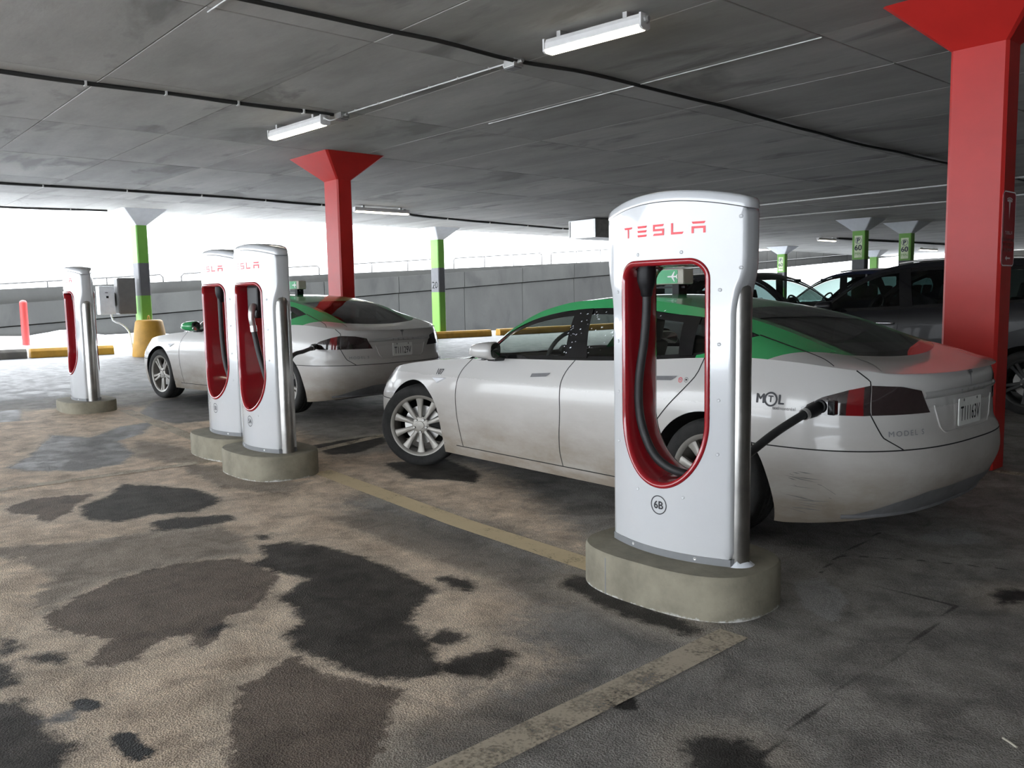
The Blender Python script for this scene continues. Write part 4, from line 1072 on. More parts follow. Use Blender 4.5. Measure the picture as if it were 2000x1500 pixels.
def wheel(parent, x, y, r, steer, side, spokes, twin, name='wheel', rim='rim'):
    """one wheel as a part: tyre, rim, spokes, hub with nuts; y = centre plane, outer face away from the car"""
    s = -1 if side == 'left' else 1
    w = mesh_obj(name, MB().lathe([(r*0.735, -0.10), (r*0.80, -0.113), (r*0.90, -0.117), (r*0.955, -0.110), (r*0.985, -0.095), (r, -0.075),
                                   (r, -0.050), (r-0.008, -0.046), (r-0.008, -0.040), (r, -0.036), (r, -0.006), (r-0.008, -0.004), (r-0.008, 0.004), (r, 0.006), (r, 0.036), (r-0.008, 0.040), (r-0.008, 0.046), (r, 0.050),
                                   (r, 0.075), (r*0.985, 0.095), (r*0.955, 0.110), (r*0.90, 0.117), (r*0.80, 0.113), (r*0.735, 0.10)], 64, 'y'), 'tyre', parent, 40)
    w.location = (x, s*abs(y), r); w.rotation_euler = (0, 0, steer)
    o = s
    R = r*0.735
    mesh_obj('rim', MB().lathe([(R, -0.10), (R-0.006, -0.09), (R-0.03, -0.05), (R-0.035, 0.03*o if False else 0.0), (R-0.028, 0.05), (R-0.004, 0.095), (R+0.004, 0.104)], 64, 'y') if o > 0 else
             MB().lathe([(R, 0.10), (R-0.006, 0.09), (R-0.03, 0.05), (R-0.035, 0.0), (R-0.028, -0.05), (R-0.004, -0.095), (R+0.004, -0.104)], 64, 'y'), rim, w, 40)
    mesh_obj('rim_lip', MB().lathe([(R-0.026, o*0.088), (R-0.020, o*0.100), (R+0.004, o*0.106)], 64, 'y'), rim, w, 50)
    mesh_obj('brake_disc', MB().lathe([(0.02, o*0.015), (0.165, o*0.015), (0.165, o*-0.01)], 32, 'y'), 'satin', w, 40)
    mesh_obj('brake_caliper', MB().prism([(0.09*math.cos(a)*k, 0.09*math.sin(a)*k) for k, a in ((1.0, -0.5), (2.05, -0.5), (2.1, 0), (2.05, 0.5), (1.0, 0.5))], o*-0.02, o*0.045, 'xz'), 'under', w)
    me = None
    n = spokes*(2 if twin else 1)
    for i in range(n):
        a = 2*math.pi*(i//2 if twin else i)/spokes + ((-0.13 if i % 2 else 0.13) if twin else 0) + math.pi/2
        if me is None:
            hw0, hw1 = (0.020, 0.019) if twin else (0.016, 0.029)
            sl = []
            for rad, y0, hw in ((0.045, 0.078, hw0*1.2), (0.09, 0.082, hw0), (0.15, 0.084, (hw0+hw1)*0.46), (R-0.055, 0.086, hw1*0.95), (R-0.016, 0.092, hw1*1.25)):
                sl.append([(rad, o*(y0-0.03), -hw), (rad, o*(y0-0.006), -hw), (rad, o*y0, -hw*0.6), (rad, o*y0, hw*0.6), (rad, o*(y0-0.006), hw), (rad, o*(y0-0.03), hw)])
            sp = mesh_obj('spoke', MB().grid(np.array(sl)), rim, w, 35); me = sp.data
        else:
            sp = bpy.data.objects.new('spoke', me); COL.objects.link(sp); sp.parent = w
        sp.rotation_euler = (0, a, 0)
    mesh_obj('hub', MB().lathe([(0.078, o*0.045), (0.076, o*0.075), (0.060, o*0.082), (0.036, o*0.083), (0.034, o*0.089), (0.0, o*0.091)], 28, 'y'), rim, w, 40)
    nm = None
    for i in range(5):
        a = 2*math.pi*i/5+0.3
        if nm is None:
            nn = mesh_obj('wheel_nut', MB().lathe([(0.011, o*0.07), (0.011, o*0.090), (0.007, o*0.094), (0.0, o*0.094)], 8, 'y', (0.056, 0, 0)), 'satin', w, 40); nm = nn.data
        else:
            nn = bpy.data.objects.new('wheel_nut', nm); COL.objects.link(nn); nn.parent = w
        nn.rotation_euler = (0, a, 0)
    # tread blocks: one joined part
    mb = MB(); nb = 60
    for i in range(nb):
        for row, (y0, y1) in enumerate(((-0.096, -0.052), (-0.034, -0.008), (0.008, 0.034), (0.052, 0.096))):
            a0 = 2*math.pi*(i+0.25*row)/nb; a1 = a0+2*math.pi*0.62/nb
            rr = r+0.0015; ro = rr-(0.012 if abs(y0) > 0.09 or abs(y1) > 0.09 else 0)
            yo, yi = (y0, y1) if abs(y0) > abs(y1) else (y1, y0)
            mb.add([(ro*math.cos(a0), yo, ro*math.sin(a0)), (ro*math.cos(a1), yo, ro*math.sin(a1)), (rr*math.cos(a1), yi, rr*math.sin(a1)), (rr*math.cos(a0), yi, rr*math.sin(a0)),
                    ((ro-.01)*math.cos(a0), yo, (ro-.01)*math.sin(a0)), ((ro-.01)*math.cos(a1), yo, (ro-.01)*math.sin(a1)), ((rr-.01)*math.cos(a1), yi, (rr-.01)*math.sin(a1)), ((rr-.01)*math.cos(a0), yi, (rr-.01)*math.sin(a0))],
                   [(0, 1, 2, 3), (0, 4, 5, 1), (1, 5, 6, 2), (2, 6, 7, 3), (3, 7, 4, 0)])
    t = mesh_obj('tread', mb, 'tyre', w); t['kind'] = 'stuff'
    return w

def build_body(P, root, C):
    """body panels, glass, pillars; returns helper dict"""
    c = Car(P); R = P['arch_r']; wb = P['wb']; fx = P.get('fx', 0.0); za = P['tyre_r']; sill = P['sill']; zb0 = P['ground']
    xa = lambda z: math.sqrt(max(R*R-(z-za)**2, 1e-6))
    seam_f, seam_r = P['seam_f'], P['seam_r']
    def arch(cx, z0, z1):   # front foot at z0 up and over, down to rear foot at z1
        a0 = math.pi-math.asin(max(0, min(1, (z0-za)/R))) if z0 > za else math.pi
        a1 = math.asin(max(0, min(1, (z1-za)/R))) if z1 > za else 0.0
        pts = [(cx+R*math.cos(a), za+R*math.sin(a)) for a in np.linspace(a0, a1, 26)]
        if z0 < za: pts = [(cx-R, z) for z in np.linspace(z0, za, 5)[:-1]]+pts
        if z1 < za: pts = pts+[(cx+R, z) for z in np.linspace(za, z1, 5)[1:]]
        if cx > 1:   # the rear arch trails outwards at its back foot
            zk = za+0.13
            xk = cx+math.sqrt(R*R-(zk-za)**2)
            pts = [(xk+(zk-z)*0.42 if (q > cx+0.05 and z < zk) else q, z) for q, z in pts]
        return pts
    ZK = za+0.13; XK = wb+math.sqrt(R*R-(ZK-za)**2)
    foot = lambda z: XK+(ZK-z)*0.42
    bz = lambda q: float(c.belt(c.plan(q)[0]))
    def belt_line(q0, q1, n=40): return [(q, bz(q)) for q in np.linspace(q0, q1, n)]
    def panel(bot, top, left, right, nu=44, nv=16):
        Q = coons(lin(bot), lin(top), lin(left), lin(right), nu, nv); return c.S(Q[..., 0], Q[..., 1])
    cut1, cut2, cut3 = [np.array(crv(k)(np.linspace(0, 1, 24))) for k in (P['cut1'], P['cut2'], P['cut3'])]   # from belt down to sill
    def fit(cut): # make the top end sit on the belt
        cut = cut.copy(); cut[0, 1] = bz(cut[0, 0]); return cut
    cut1, cut2, cut3 = fit(cut1), fit(cut2), fit(cut3)
    body, low = C['body'], C['low']
    # front bumper
    fa = fx-xa(seam_f)
    B = panel([(c.qN, P['zb_f'])]+[(q, P['zb_f']+(zb0-P['zb_f'])*k) for q, k in zip(np.linspace(c.qN, fx-R, 20)[1:], np.linspace(0, 1, 19))], [(q, seam_f) for q in np.linspace(c.qN, fa, 20)], [(c.qN, P['zb_f']), (c.qN, seam_f)], [(fx-R, zb0), (fx-R, za)]+[(fx-math.sqrt(max(R*R-(z-za)**2, 0)), z) for z in np.linspace(za, seam_f, 10)[1:]], 40, 14)
    mesh_obj('front_bumper', both(MB(), B), body, root, 50)
    for side in ('left', 'right'):
        F = panel([(q, seam_f) for q in np.linspace(c.qN, fa, 20)]+arch(fx, seam_f, sill)[1:]+[(cut1[-1, 0], sill)], belt_line(c.qN, cut1[0, 0]), [(c.qN, seam_f), (c.qN, bz(c.qN))], cut1[::-1], 80, 16)
        mesh_obj('front_fender', one(F, side), body, root, 50)
        D = panel([(cut1[-1, 0], sill), (cut2[-1, 0], sill)], belt_line(cut1[0, 0], cut2[0, 0]), cut1[::-1], cut2[::-1], 30, 22)
        d1 = mesh_obj('front_door', one(D, side), body, root, 50)
        D = panel([(cut2[-1, 0], sill), (cut3[-1, 0], sill)], belt_line(cut2[0, 0], cut3[0, 0]), cut2[::-1], cut3[::-1], 30, 22)
        d2 = mesh_obj('rear_door', one(D, side), body, root, 50)
        tc = [(c.q_of_y(y), z) for y, z in P['trunk_cut']]; tc[0] = (tc[0][0], bz(tc[0][0]))
        ra = wb+xa(seam_r)
        Qp = panel([(cut3[-1, 0], sill)]+[(wb-R, sill)]+arch(wb, sill+0.001, seam_r)[1:]+[(q, seam_r) for q in np.linspace(ra, tc[-1][0], 16)[1:]], belt_line(cut3[0, 0], tc[0][0]), cut3[::-1], tc[::-1], 80, 18)
        mesh_obj('rear_quarter', one(Qp, side), body, root, 50)
        Sl = panel([(fx+R, zb0), (wb-R, zb0)], [(fx+R, sill), (wb-R, sill)], [(fx+R, zb0), (fx+R, sill)], [(wb-R, zb0), (wb-R, sill)], 30, 4)
        mesh_obj('sill', one(Sl, side), low, root, 50)
        # dark wheel wells
        for cx in (fx, wb):
            A = np.array(arch(cx, zb0, zb0)); y1 = c.S(A[:, 0], A[:, 1])[:, 1]-0.014
            G = np.stack([np.stack([A[:, 0], np.full(len(A), yy) if i else y1, A[:, 1]], 1) for i, yy in enumerate((0, 0.48))])
            w = one(G, side); sg = -1 if side == 'left' else 1
            w.add([(a, sg*0.48, z) for a, z in A], [tuple(range(len(A)))])
            mesh_obj('wheel_well', w, 'under', root)
    tcq = tc
    tr = panel([(q, seam_r) for q in np.linspace(tc[-1][0], c.qT, 14)], belt_line(tc[0][0], c.qT, 20), tc[::-1], [(c.qT, seam_r), (c.qT, bz(c.qT))], 24, 18)
    trunk = mesh_obj('trunk_lid', both(MB(), tr), body, root, 50)
    RB = panel([(foot(zb0), zb0)]+[(q, zb0+(P['zb_r']-zb0)*min(1, k*1.6)) for q, k in zip(np.linspace(foot(zb0), c.qT, 24)[1:], np.linspace(0, 1, 23))], [(q, seam_r) for q in np.linspace(ra, c.qT, 24)], [(foot(zb0), zb0), (foot(za), za)]+[(foot(z) if z < ZK else wb+math.sqrt(max(R*R-(z-za)**2, 0)), z) for z in np.linspace(za, seam_r, 14)[1:]], [(c.qT, P['zb_r']), (c.qT, seam_r)], 44, 14)
    bumper = mesh_obj('rear_bumper', both(MB(), RB), body, root, 50)
    # underbody and inner floor
    mb = MB().box(-0.70, c.xR-0.42, -0.70, 0.70, zb0+0.01, zb0+0.14); mesh_obj('underbody', mb, 'under', root)
    # hood
    q = np.linspace(c.qN, P['hood_end'], 60); v = np.linspace(-1, 1, 31)
    x0, _ = c.plan(q); b = c.S(q, c.belt(x0)); bx, by, bzz = b[:, 0], b[:, 1], b[:, 2]
    sm = np.clip((bx+0.3)/(P['hood_end']+0.3), 0, 1)**1.5
    HX = bx[:, None]-P['cowl']*(1-v[None]**2)*sm[:, None]
    HZ = bzz[:, None]+(c.zc(HX)-bzz[:, None])*(1-np.abs(v[None])**2.6)
    mesh_obj('hood', MB().grid(np.stack([HX, -by[:, None]*v[None], HZ], -1)), body, root, 60)
    # glasshouse
    x0g, x1g = c.rail_pts[0, 0], P['glass_end']
    cowl_x = P['hood_end']-P['cowl']
    vv = np.linspace(-1, 1, 33)
    rp0 = c.railp(x0g)
    zc0 = float(c.zc(cowl_x))
    bot = np.stack([cowl_x+(x0g-cowl_x)*np.abs(vv)**2, vv*rp0[1], zc0+(rp0[2]-zc0)*np.abs(vv)**2], -1)
    def cross(xc, xs):   # roof line across the car from rail to rail
        rp = c.railp(xs); zc_ = float(c.zc(xc))
        return np.stack([xc+(xs-xc)*np.abs(vv)**2, vv*rp[1], zc_+(rp[2]-zc_)*np.abs(vv)**2.4], -1)
    hd = cross(*P['header']); rh = cross(*P['rear_header'])
    zl = float(c.zc(P['glass_low'])); re = c.railp(x1g)
    low_ = np.stack([P['glass_low']+(x1g-P['glass_low'])*np.abs(vv)**2, vv*re[1], zl+(re[2]-zl)*np.abs(vv)**2], -1)
    def side_curve(xa_, xb_, sgn):
        xs = np.linspace(xa_, xb_, 26); p = c.railp(xs); return lin(p*np.array([1, sgn, 1]))
    def top_patch(B_, T_, xa_, xb_, nv):
        Pp = coons(lin(B_), lin(T_), side_curve(xa_, xb_, -1), side_curve(xa_, xb_, 1), 33, nv)
        # follow the centre profile
        u = np.linspace(-1, 1, 33)[:, None]
        dz = c.zc(Pp[16, :, 0])-Pp[16, :, 2]
        Pp[..., 2] += dz[None]*(1-np.abs(u)**2.2)
        return Pp
    def edge(pp, lo, hi): return pp
    ws = top_patch(bot, hd, x0g, P['header'][1], 20)
    mesh_obj('windscreen', MB().grid(flip(ws[2:31])), 'glass_clear', root, 60)
    mesh_obj('a_pillar', MB().grid(flip(ws[:3])), C['roof'], root, 60); mesh_obj('a_pillar', MB().grid(flip(ws[30:])), C['roof'], root, 60)
    rf = top_patch(hd, rh, P['header'][1], P['rear_header'][1], 26)
    mesh_obj('roof', MB().grid(flip(rf)), C['roof'], root, 60)
    rg = top_patch(rh, low_, P['rear_header'][1], x1g, 22)
    n = 33; inset = 3
    mesh_obj('rear_window', MB().grid(flip(rg[inset-1:n-inset+1, :])), 'glass_dark', root, 60)
    mesh_obj('rear_window_frame', MB().grid(flip(rg[:inset, :])), C['roof'], root, 60); mesh_obj('rear_window_frame', MB().grid(flip(rg[n-inset:, :])), C['roof'], root, 60)
    # dark frit border behind the rear glass edge
    k = rg.copy(); k[..., 2] -= 0.006
    fb = MB().grid(flip(k[inset-1:inset+2, :])).grid(flip(k[n-inset-2:n-inset+1, :])).grid(flip(k[inset:n-inset, -3:])).grid(flip(k[inset:n-inset, :2])); mesh_obj('glass_border', fb, 'trim', root, 60)
    # deck between the rear glass and the tail lip
    xe = c.rail_pts[-1, 0]
    xs = np.linspace(x1g, xe, 14)
    qend = np.linspace(c.q_of_x(xe), c.qT, 17)
    half = c.S(qend, c.belt(c.plan(qend)[0])); lipline = np.r_[half*np.array([1, -1, 1]), half[::-1][1:]]
    Pp = coons(lin(low_), lin(lipline), side_curve(x1g, xe, -1), side_curve(x1g, xe, 1), 33, 12)
    Pp[:, 1:-1, 2] += P.get('deck_rise', 0.004)*np.sin(np.linspace(0, math.pi, 12))[None, 1:-1]
    mesh_obj('trunk_deck', MB().grid(flip(Pp)), body, root, 60)
    # side of the glasshouse
    xd0, xd1 = P['dlo_top'][0][0], P['dlo_top'][-1][0]
    for side in ('left', 'right'):
        def Gp(xa_, xb_, f0, f1, nx=30, nf=8, off=0.0, slant=None):
            t = np.linspace(0, 1, nx)[:, None]; f = np.linspace(0, 1, nf)[None]
            if slant: xA = xa_+slant[0]*f; xB = xb_+slant[1]*f
            else: xA = xa_+0*f; xB = xb_+0*f
            X = xA+(xB-xA)*t
            lo = f0(X) if callable(f0) else np.full(X.shape, f0); hi = f1(X) if callable(f1) else np.full(X.shape, f1)
            return c.G(X, lo+(hi-lo)*f, off)
        ft = lambda X: c.f_of_z(X, c.dt(X)); fbm = lambda X: np.minimum(c.f_of_z(X, c.db(X)), c.f_of_z(X, c.dt(X)))
        gs = c.rail_pts[0, 0]
        up = MB()
        def addp(mb, Pp): return mb.grid(flip(Pp)) if side == 'left' else mb.grid(Pp, flip=True)
        addp(up, Gp(xd0, xd1, ft, 1.0, 70, 6)); addp(up, Gp(gs, xd0, 0.0, 1.0, 8, 6)); addp(up, Gp(xd1, P['roof_paint_end'], 0.0, 1.0, 16, 12, 0.0, (0, P.get('paint_slant', 0.0))))
        # the strip under the windows behind the rear door belongs to the roof colour
        addp(up, Gp(P['kick'], xd1, 0.0, fbm, 14, 5))
        mesh_obj('roof_side', up, C['roof'], root, 60)
        lowr = MB(); addp(lowr, Gp(xd0, P['kick'], 0.0, fbm, 40, 3)); mesh_obj('window_sill_trim', lowr, 'trim', root, 60)
        if P['roof_paint_end'] < xe-0.01:
            wd = MB(); addp(wd, Gp(P['roof_paint_end'], xe, 0.0, 1.0, 12, 10, 0.0, (P.get('paint_slant', 0.0), 0))); mesh_obj('deck_side', wd, body, root, 60)
        # window frame, pillars and panes
        dz = 0.045
        fti = lambda X: c.f_of_z(X, c.dt(X)-dz); fbi = lambda X: np.minimum(c.f_of_z(X, c.db(X)+0.012), fti(X))
        frm = MB(); addp(frm, Gp(xd0, xd1, fti, ft, 60, 3, -0.004)); addp(frm, Gp(xd0, xd1, fbm, fbi, 60, 2, -0.004))
        addp(frm, Gp(xd0, xd0+P['a_post'], fbm, ft, 12, 6, -0.006))
        mesh_obj('window_frame', frm, 'trim', root, 60)
        pills = P['pillars']     # (x front edge at belt, x rear edge at belt, shift at rail)
        for (a, b, sa, sb) in pills:
            pm = MB(); addp(pm, Gp(a, b, fbm, ft, 6, 8, 0.002, (sa, sb))); mesh_obj('pillar', pm, 'trim', root, 60)
        edges = [(xd0+P['a_post']*0.6, 0.0)]
        for (a, b, sa, sb) in pills: edges += [(a+0.01, sa), (b-0.01, sb)]
        edges += [(xd1-0.01, 0.0)]
        for i in range(0, len(edges), 2):
            (a, sa), (b, sb) = edges[i], edges[i+1]
            pm = MB(); addp(pm, Gp(a, b, fbi, fti, 22, 8, -0.010, (sa, sb))); mesh_obj('side_window', pm, C.get('glass', 'glass'), root, 60)
    # shut lines
    def strip(path_q, w=0.0035, off=0.0012):
        Pq = np.asarray(path_q); p = c.S(Pq[:, 0], Pq[:, 1], off)
        t = np.gradient(p, axis=0); t /= np.linalg.norm(t, axis=1)[:, None]+1e-9
        e = 1e-3; n = np.cross(c.S(Pq[:, 0]+e, Pq[:, 1])-c.S(Pq[:, 0]-e, Pq[:, 1]), c.S(Pq[:, 0], Pq[:, 1]+e)-c.S(Pq[:, 0], Pq[:, 1]-e))
        n /= np.linalg.norm(n, axis=1)[:, None]+1e-12
        d = np.cross(t, n)*w
        return np.stack([p-d, p+d])
    sl = MB()
    for path in [cut1, cut2, cut3[:15], [(q_, seam_r) for q_ in np.linspace(ra, c.qT, 40)], [(q_, sill) for q_ in np.linspace(R+0.12, wb-R-0.03, 30)], np.array(lin(tc)(np.linspace(0, 1, 30))), [(q_, seam_f) for q_ in np.linspace(fa, c.qN, 30)]]:
        both(sl, strip(path))
    if 'hatch' in P:
        hx = np.linspace(P['hatch'][0][0], P['hatch'][1][0], 30); hzz = np.linspace(P['hatch'][0][1], P['hatch'][1][1], 30)
        for d_ in (1,):
            ff = c.f_of_z(hx, hzz); a_ = c.G(hx, ff, 0.0015); b_ = c.G(hx, np.clip(ff+0.03, 0, 1), 0.0015); both(sl, np.stack([a_, b_]))
    mesh_obj('shut_line', sl, 'under', root)
    c.tc = tc; c.seam_r = seam_r; c.R = R
    return c
def lens(c, outline_b, outline_t, off=0.004, nu=24, nv=8):
    Q = coons(lin(outline_b), lin(outline_t), lin([outline_b[0], outline_t[0]]), lin([outline_b[-1], outline_t[-1]]), nu, nv)
    return c.S(Q[..., 0], Q[..., 1], off)
def mirror_part(root, side, x, y, z, mat):
    s = -1 if side == 'left' else 1
    t = np.linspace(0, 2*math.pi, 22, endpoint=False); R = []
    for k, (px, sy, sz) in enumerate(((-0.125, 0.02, 0.01), (-0.118, 0.055, 0.028), (-0.09, 0.088, 0.045), (-0.03, 0.108, 0.060), (0.04, 0.112, 0.066), (0.075, 0.110, 0.064), (0.085, 0.100, 0.056))):
        e = 0.75
        R.append(np.stack([np.full(22, x+px)+0.035*np.cos(t)*0, s*(y+sy*np.sign(np.cos(t))*np.abs(np.cos(t))**e-(0.02 if k < 3 else 0)), z-0.012*(k < 2)+sz*np.sign(np.sin(t))*np.abs(np.sin(t))**e], 1))
    ca, sa = math.cos(0.5), math.sin(0.5)*(1 if side == 'left' else -1)
    def turn(A):
        A = np.asarray(A, float); dx, dy = A[..., 0]-x, A[..., 1]-s*y
        return np.stack([x+dx*ca-dy*sa, s*y+dx*sa+dy*ca, A[..., 2]], -1)
    R = list(turn(np.array(R)))
    m = mesh_obj('door_mirror', MB().grid(np.array(R), closed_v=True), mat, root, 50)
    mesh_obj('mirror_glass', MB().grid(np.array([R[-1]+np.array([0.001, 0, 0]), R[-1]*0+turn(np.array([[x+0.06, s*y, z]]))]), closed_v=True), 'chrome', m, 50)
    mesh_obj('mirror_foot', MB().prism([(x-0.05, s*(y-0.06)), (x+0.04, s*(y-0.06)), (x+0.06, s*(y-0.22)), (x-0.08, s*(y-0.22))], z-0.085, z-0.05), 'trim', m, bevel=0.008)
    mesh_obj('mirror_base', MB().grid(np.array([R[3]*np.array([1, 1, 0])+np.array([0, 0, z-0.062]), R[4]*np.array([1, 1, 0])+np.array([0, 0, z-0.066])]), closed_v=True), 'trim', m)
    return m
def cabin(root, wheel_x, roof_z, rows, belt_z):
    mesh_obj('dashboard', MB().prism([(0.75, belt_z-0.25), (0.80, belt_z-0.02), (0.95, belt_z+0.02), (1.12, belt_z-0.02), (1.15, belt_z-0.30)], -0.76, 0.76, 'xz'), 'cabin', root, bevel=0.02)
    # steering wheel on the left
    t = np.linspace(0, 2*math.pi, 40)
    tilt = math.radians(25)
    def tr(a, b): return (wheel_x+b*math.sin(tilt), -0.37+a, belt_z+0.02+b*math.cos(tilt))
    sw = mesh_obj('steering_wheel', MB().tube([tr(0.185*math.cos(a), 0.185*math.sin(a)) for a in t], 0.016, 8, caps=False), 'cabin', root, 60)
    mb = MB()
    for a in (0.1, math.pi-0.1, -math.pi/2): mb.tube([tr(0.03*math.cos(a), 0.03*math.sin(a)), tr(0.18*math.cos(a), 0.18*math.sin(a))], 0.018, 6)
    mesh_obj('wheel_spokes', mb, 'cabin', sw); mesh_obj('wheel_hub', MB().lathe([(0.0, -0.02), (0.065, -0.02), (0.07, 0.02), (0.0, 0.025)], 16, 'x', (wheel_x, -0.37, belt_z+0.02)), 'cabin', sw, 40)
    for rx in rows:
        for sy in ((-0.37, 0.37) if rx == rows[0] else (-0.42, 0.0, 0.42)):
            w = 0.23 if rx == rows[0] else 0.19
            s = mesh_obj('seat', MB().prism([(rx-0.05, belt_z-0.42), (rx+0.10, belt_z-0.42), (rx+0.30, belt_z+0.13), (rx+0.20, belt_z+0.16), (rx+0.02, belt_z-0.25)], sy-w, sy+w, 'xz'), 'cabin', root, bevel=0.04)
            mesh_obj('head_rest', MB().prism([(rx+0.235, belt_z+0.15), (rx+0.31, belt_z+0.13), (rx+0.355, belt_z+0.30), (rx+0.28, belt_z+0.32)], sy-0.12, sy+0.12, 'xz'), 'cabin', s, bevel=0.03)
            mesh_obj('seat_cushion', MB().prism([(rx-0.45, belt_z-0.50), (rx+0.08, belt_z-0.50), (rx+0.08, belt_z-0.36), (rx-0.45, belt_z-0.32)], sy-w, sy+w, 'xz'), 'cabin', s, bevel=0.04)
    mesh_obj('cabin_floor', MB().box(0.5, rows[-1]+0.5, -0.80, 0.80, 0.30, 0.34), 'cabin', root)
    mesh_obj('rear_mirror', MB().box(wheel_x-0.28, wheel_x-0.25, -0.10, 0.10, roof_z-0.16, roof_z-0.10), 'cabin', root, bevel=0.01)

SEDAN = dict(fx=-0.055,
    wb=2.96, half=0.982, tyre_r=0.352, arch_r=0.400, ground=0.175, sill=0.252, zb_f=0.21, zb_r=0.24, seam_f=0.56, seam_r=0.605,
    belt=[(-1.0, 0.645), (-0.86, 0.735), (-0.64, 0.815), (-0.3, 0.875), (0.0, 0.907), (0.4, 0.941), (0.7, 0.958), (1.0, 0.972), (1.7, 0.991), (2.2, 1.010), (2.9, 1.058), (3.2, 1.070), (3.5, 1.058), (3.75, 1.028), (3.9, 1.003), (4.06, 0.992)],
    centre=[(-1.0, 0.645), (-0.80, 0.77), (-0.5, 0.845), (-0.2, 0.897), (0.1, 0.925), (0.40, 0.952), (0.46, 0.962), (0.7, 1.09), (0.95, 1.21), (1.25, 1.34), (1.45, 1.40), (1.70, 1.432), (1.95, 1.436), (2.3, 1.418), (2.65, 1.368), (3.0, 1.285), (3.3, 1.195), (3.6, 1.095), (3.72, 1.055), (3.85, 1.025), (4.06, 0.992)],
    nose=[(0.15, -0.92), (0.3, -0.985), (0.45, -1.01), (0.58, -0.995), (0.66, -0.955), (0.76, -0.89), (0.9, -0.83)],
    tail=[(0.15, 3.82), (0.24, 3.95), (0.36, 4.04), (0.5, 4.085), (0.6, 4.075), (0.68, 4.035), (0.80, 4.03), (0.93, 4.035), (1.0, 4.015), (1.1, 3.95)],
    section=[(0, 0.952), (0.09, 0.968), (0.25, 0.984), (0.45, 0.997), (0.62, 1.0), (0.78, 0.985), (0.90, 0.953), (1.0, 0.915)],
    width=[(-1, 0.962), (0.0, 0.972), (1.0, 0.978), (2.2, 0.980), (3.0, 0.985), (3.6, 0.975), (4.1, 0.965)],
    corner_f=(-0.10, 0.90, 2.9), corner_r=(3.33, 0.73, 2.7),
    rail=[(0.68, 0.815, 0.967), (0.80, 0.765, 1.065), (1.0, 0.702, 1.212), (1.3, 0.645, 1.340), (1.6, 0.612, 1.395), (1.9, 0.598, 1.408), (2.2, 0.592, 1.398), (2.6, 0.585, 1.352), (3.0, 0.578, 1.278), (3.3, 0.575, 1.190), (3.6, 0.575, 1.083), (3.75, 0.600, 1.045), (3.88, 0.640, 1.006)],
    dlo_top=[(0.76, 0.985), (0.84, 1.056), (1.05, 1.192), (1.30, 1.281), (1.60, 1.328), (1.90, 1.343), (2.2, 1.334), (2.5, 1.303), (2.8, 1.272), (3.0, 1.222), (3.15, 1.178)],
    dlo_bot=[(0.76, 0.975), (1.0, 0.988), (1.7, 1.006), (2.2, 1.024), (2.75, 1.062), (2.85, 1.072), (3.0, 1.125), (3.15, 1.176)],
    cut1=[(0.690, 0.957), (0.600, 0.86), (0.565, 0.75), (0.562, 0.55), (0.585, 0.38), (0.61, 0.252)], cut2=[(1.825, 0.996), (1.770, 0.92), (1.742, 0.83), (1.750, 0.65), (1.728, 0.37), (1.748, 0.252)],
    cut3=[(2.90, 1.06), (2.865, 0.95), (2.67, 0.745), (2.575, 0.62), (2.535, 0.45), (2.53, 0.252)],
    trunk_cut=[(0.855, 1.02), (0.81, 0.965), (0.795, 0.80), (0.735, 0.67), (0.66, 0.605)],
    hatch=((3.15, 1.178), (3.70, 1.037)), hood_end=0.64, cowl=0.20, header=(1.22, 1.32), rear_header=(2.78, 2.80), glass_end=3.60, glass_low=3.72, roof_paint_end=3.34, paint_slant=0.26, kick=2.83, a_post=0.16,
    pillars=[(1.715, 1.925, -0.09, -0.14), (2.70, 2.80, -0.12, -0.10)])

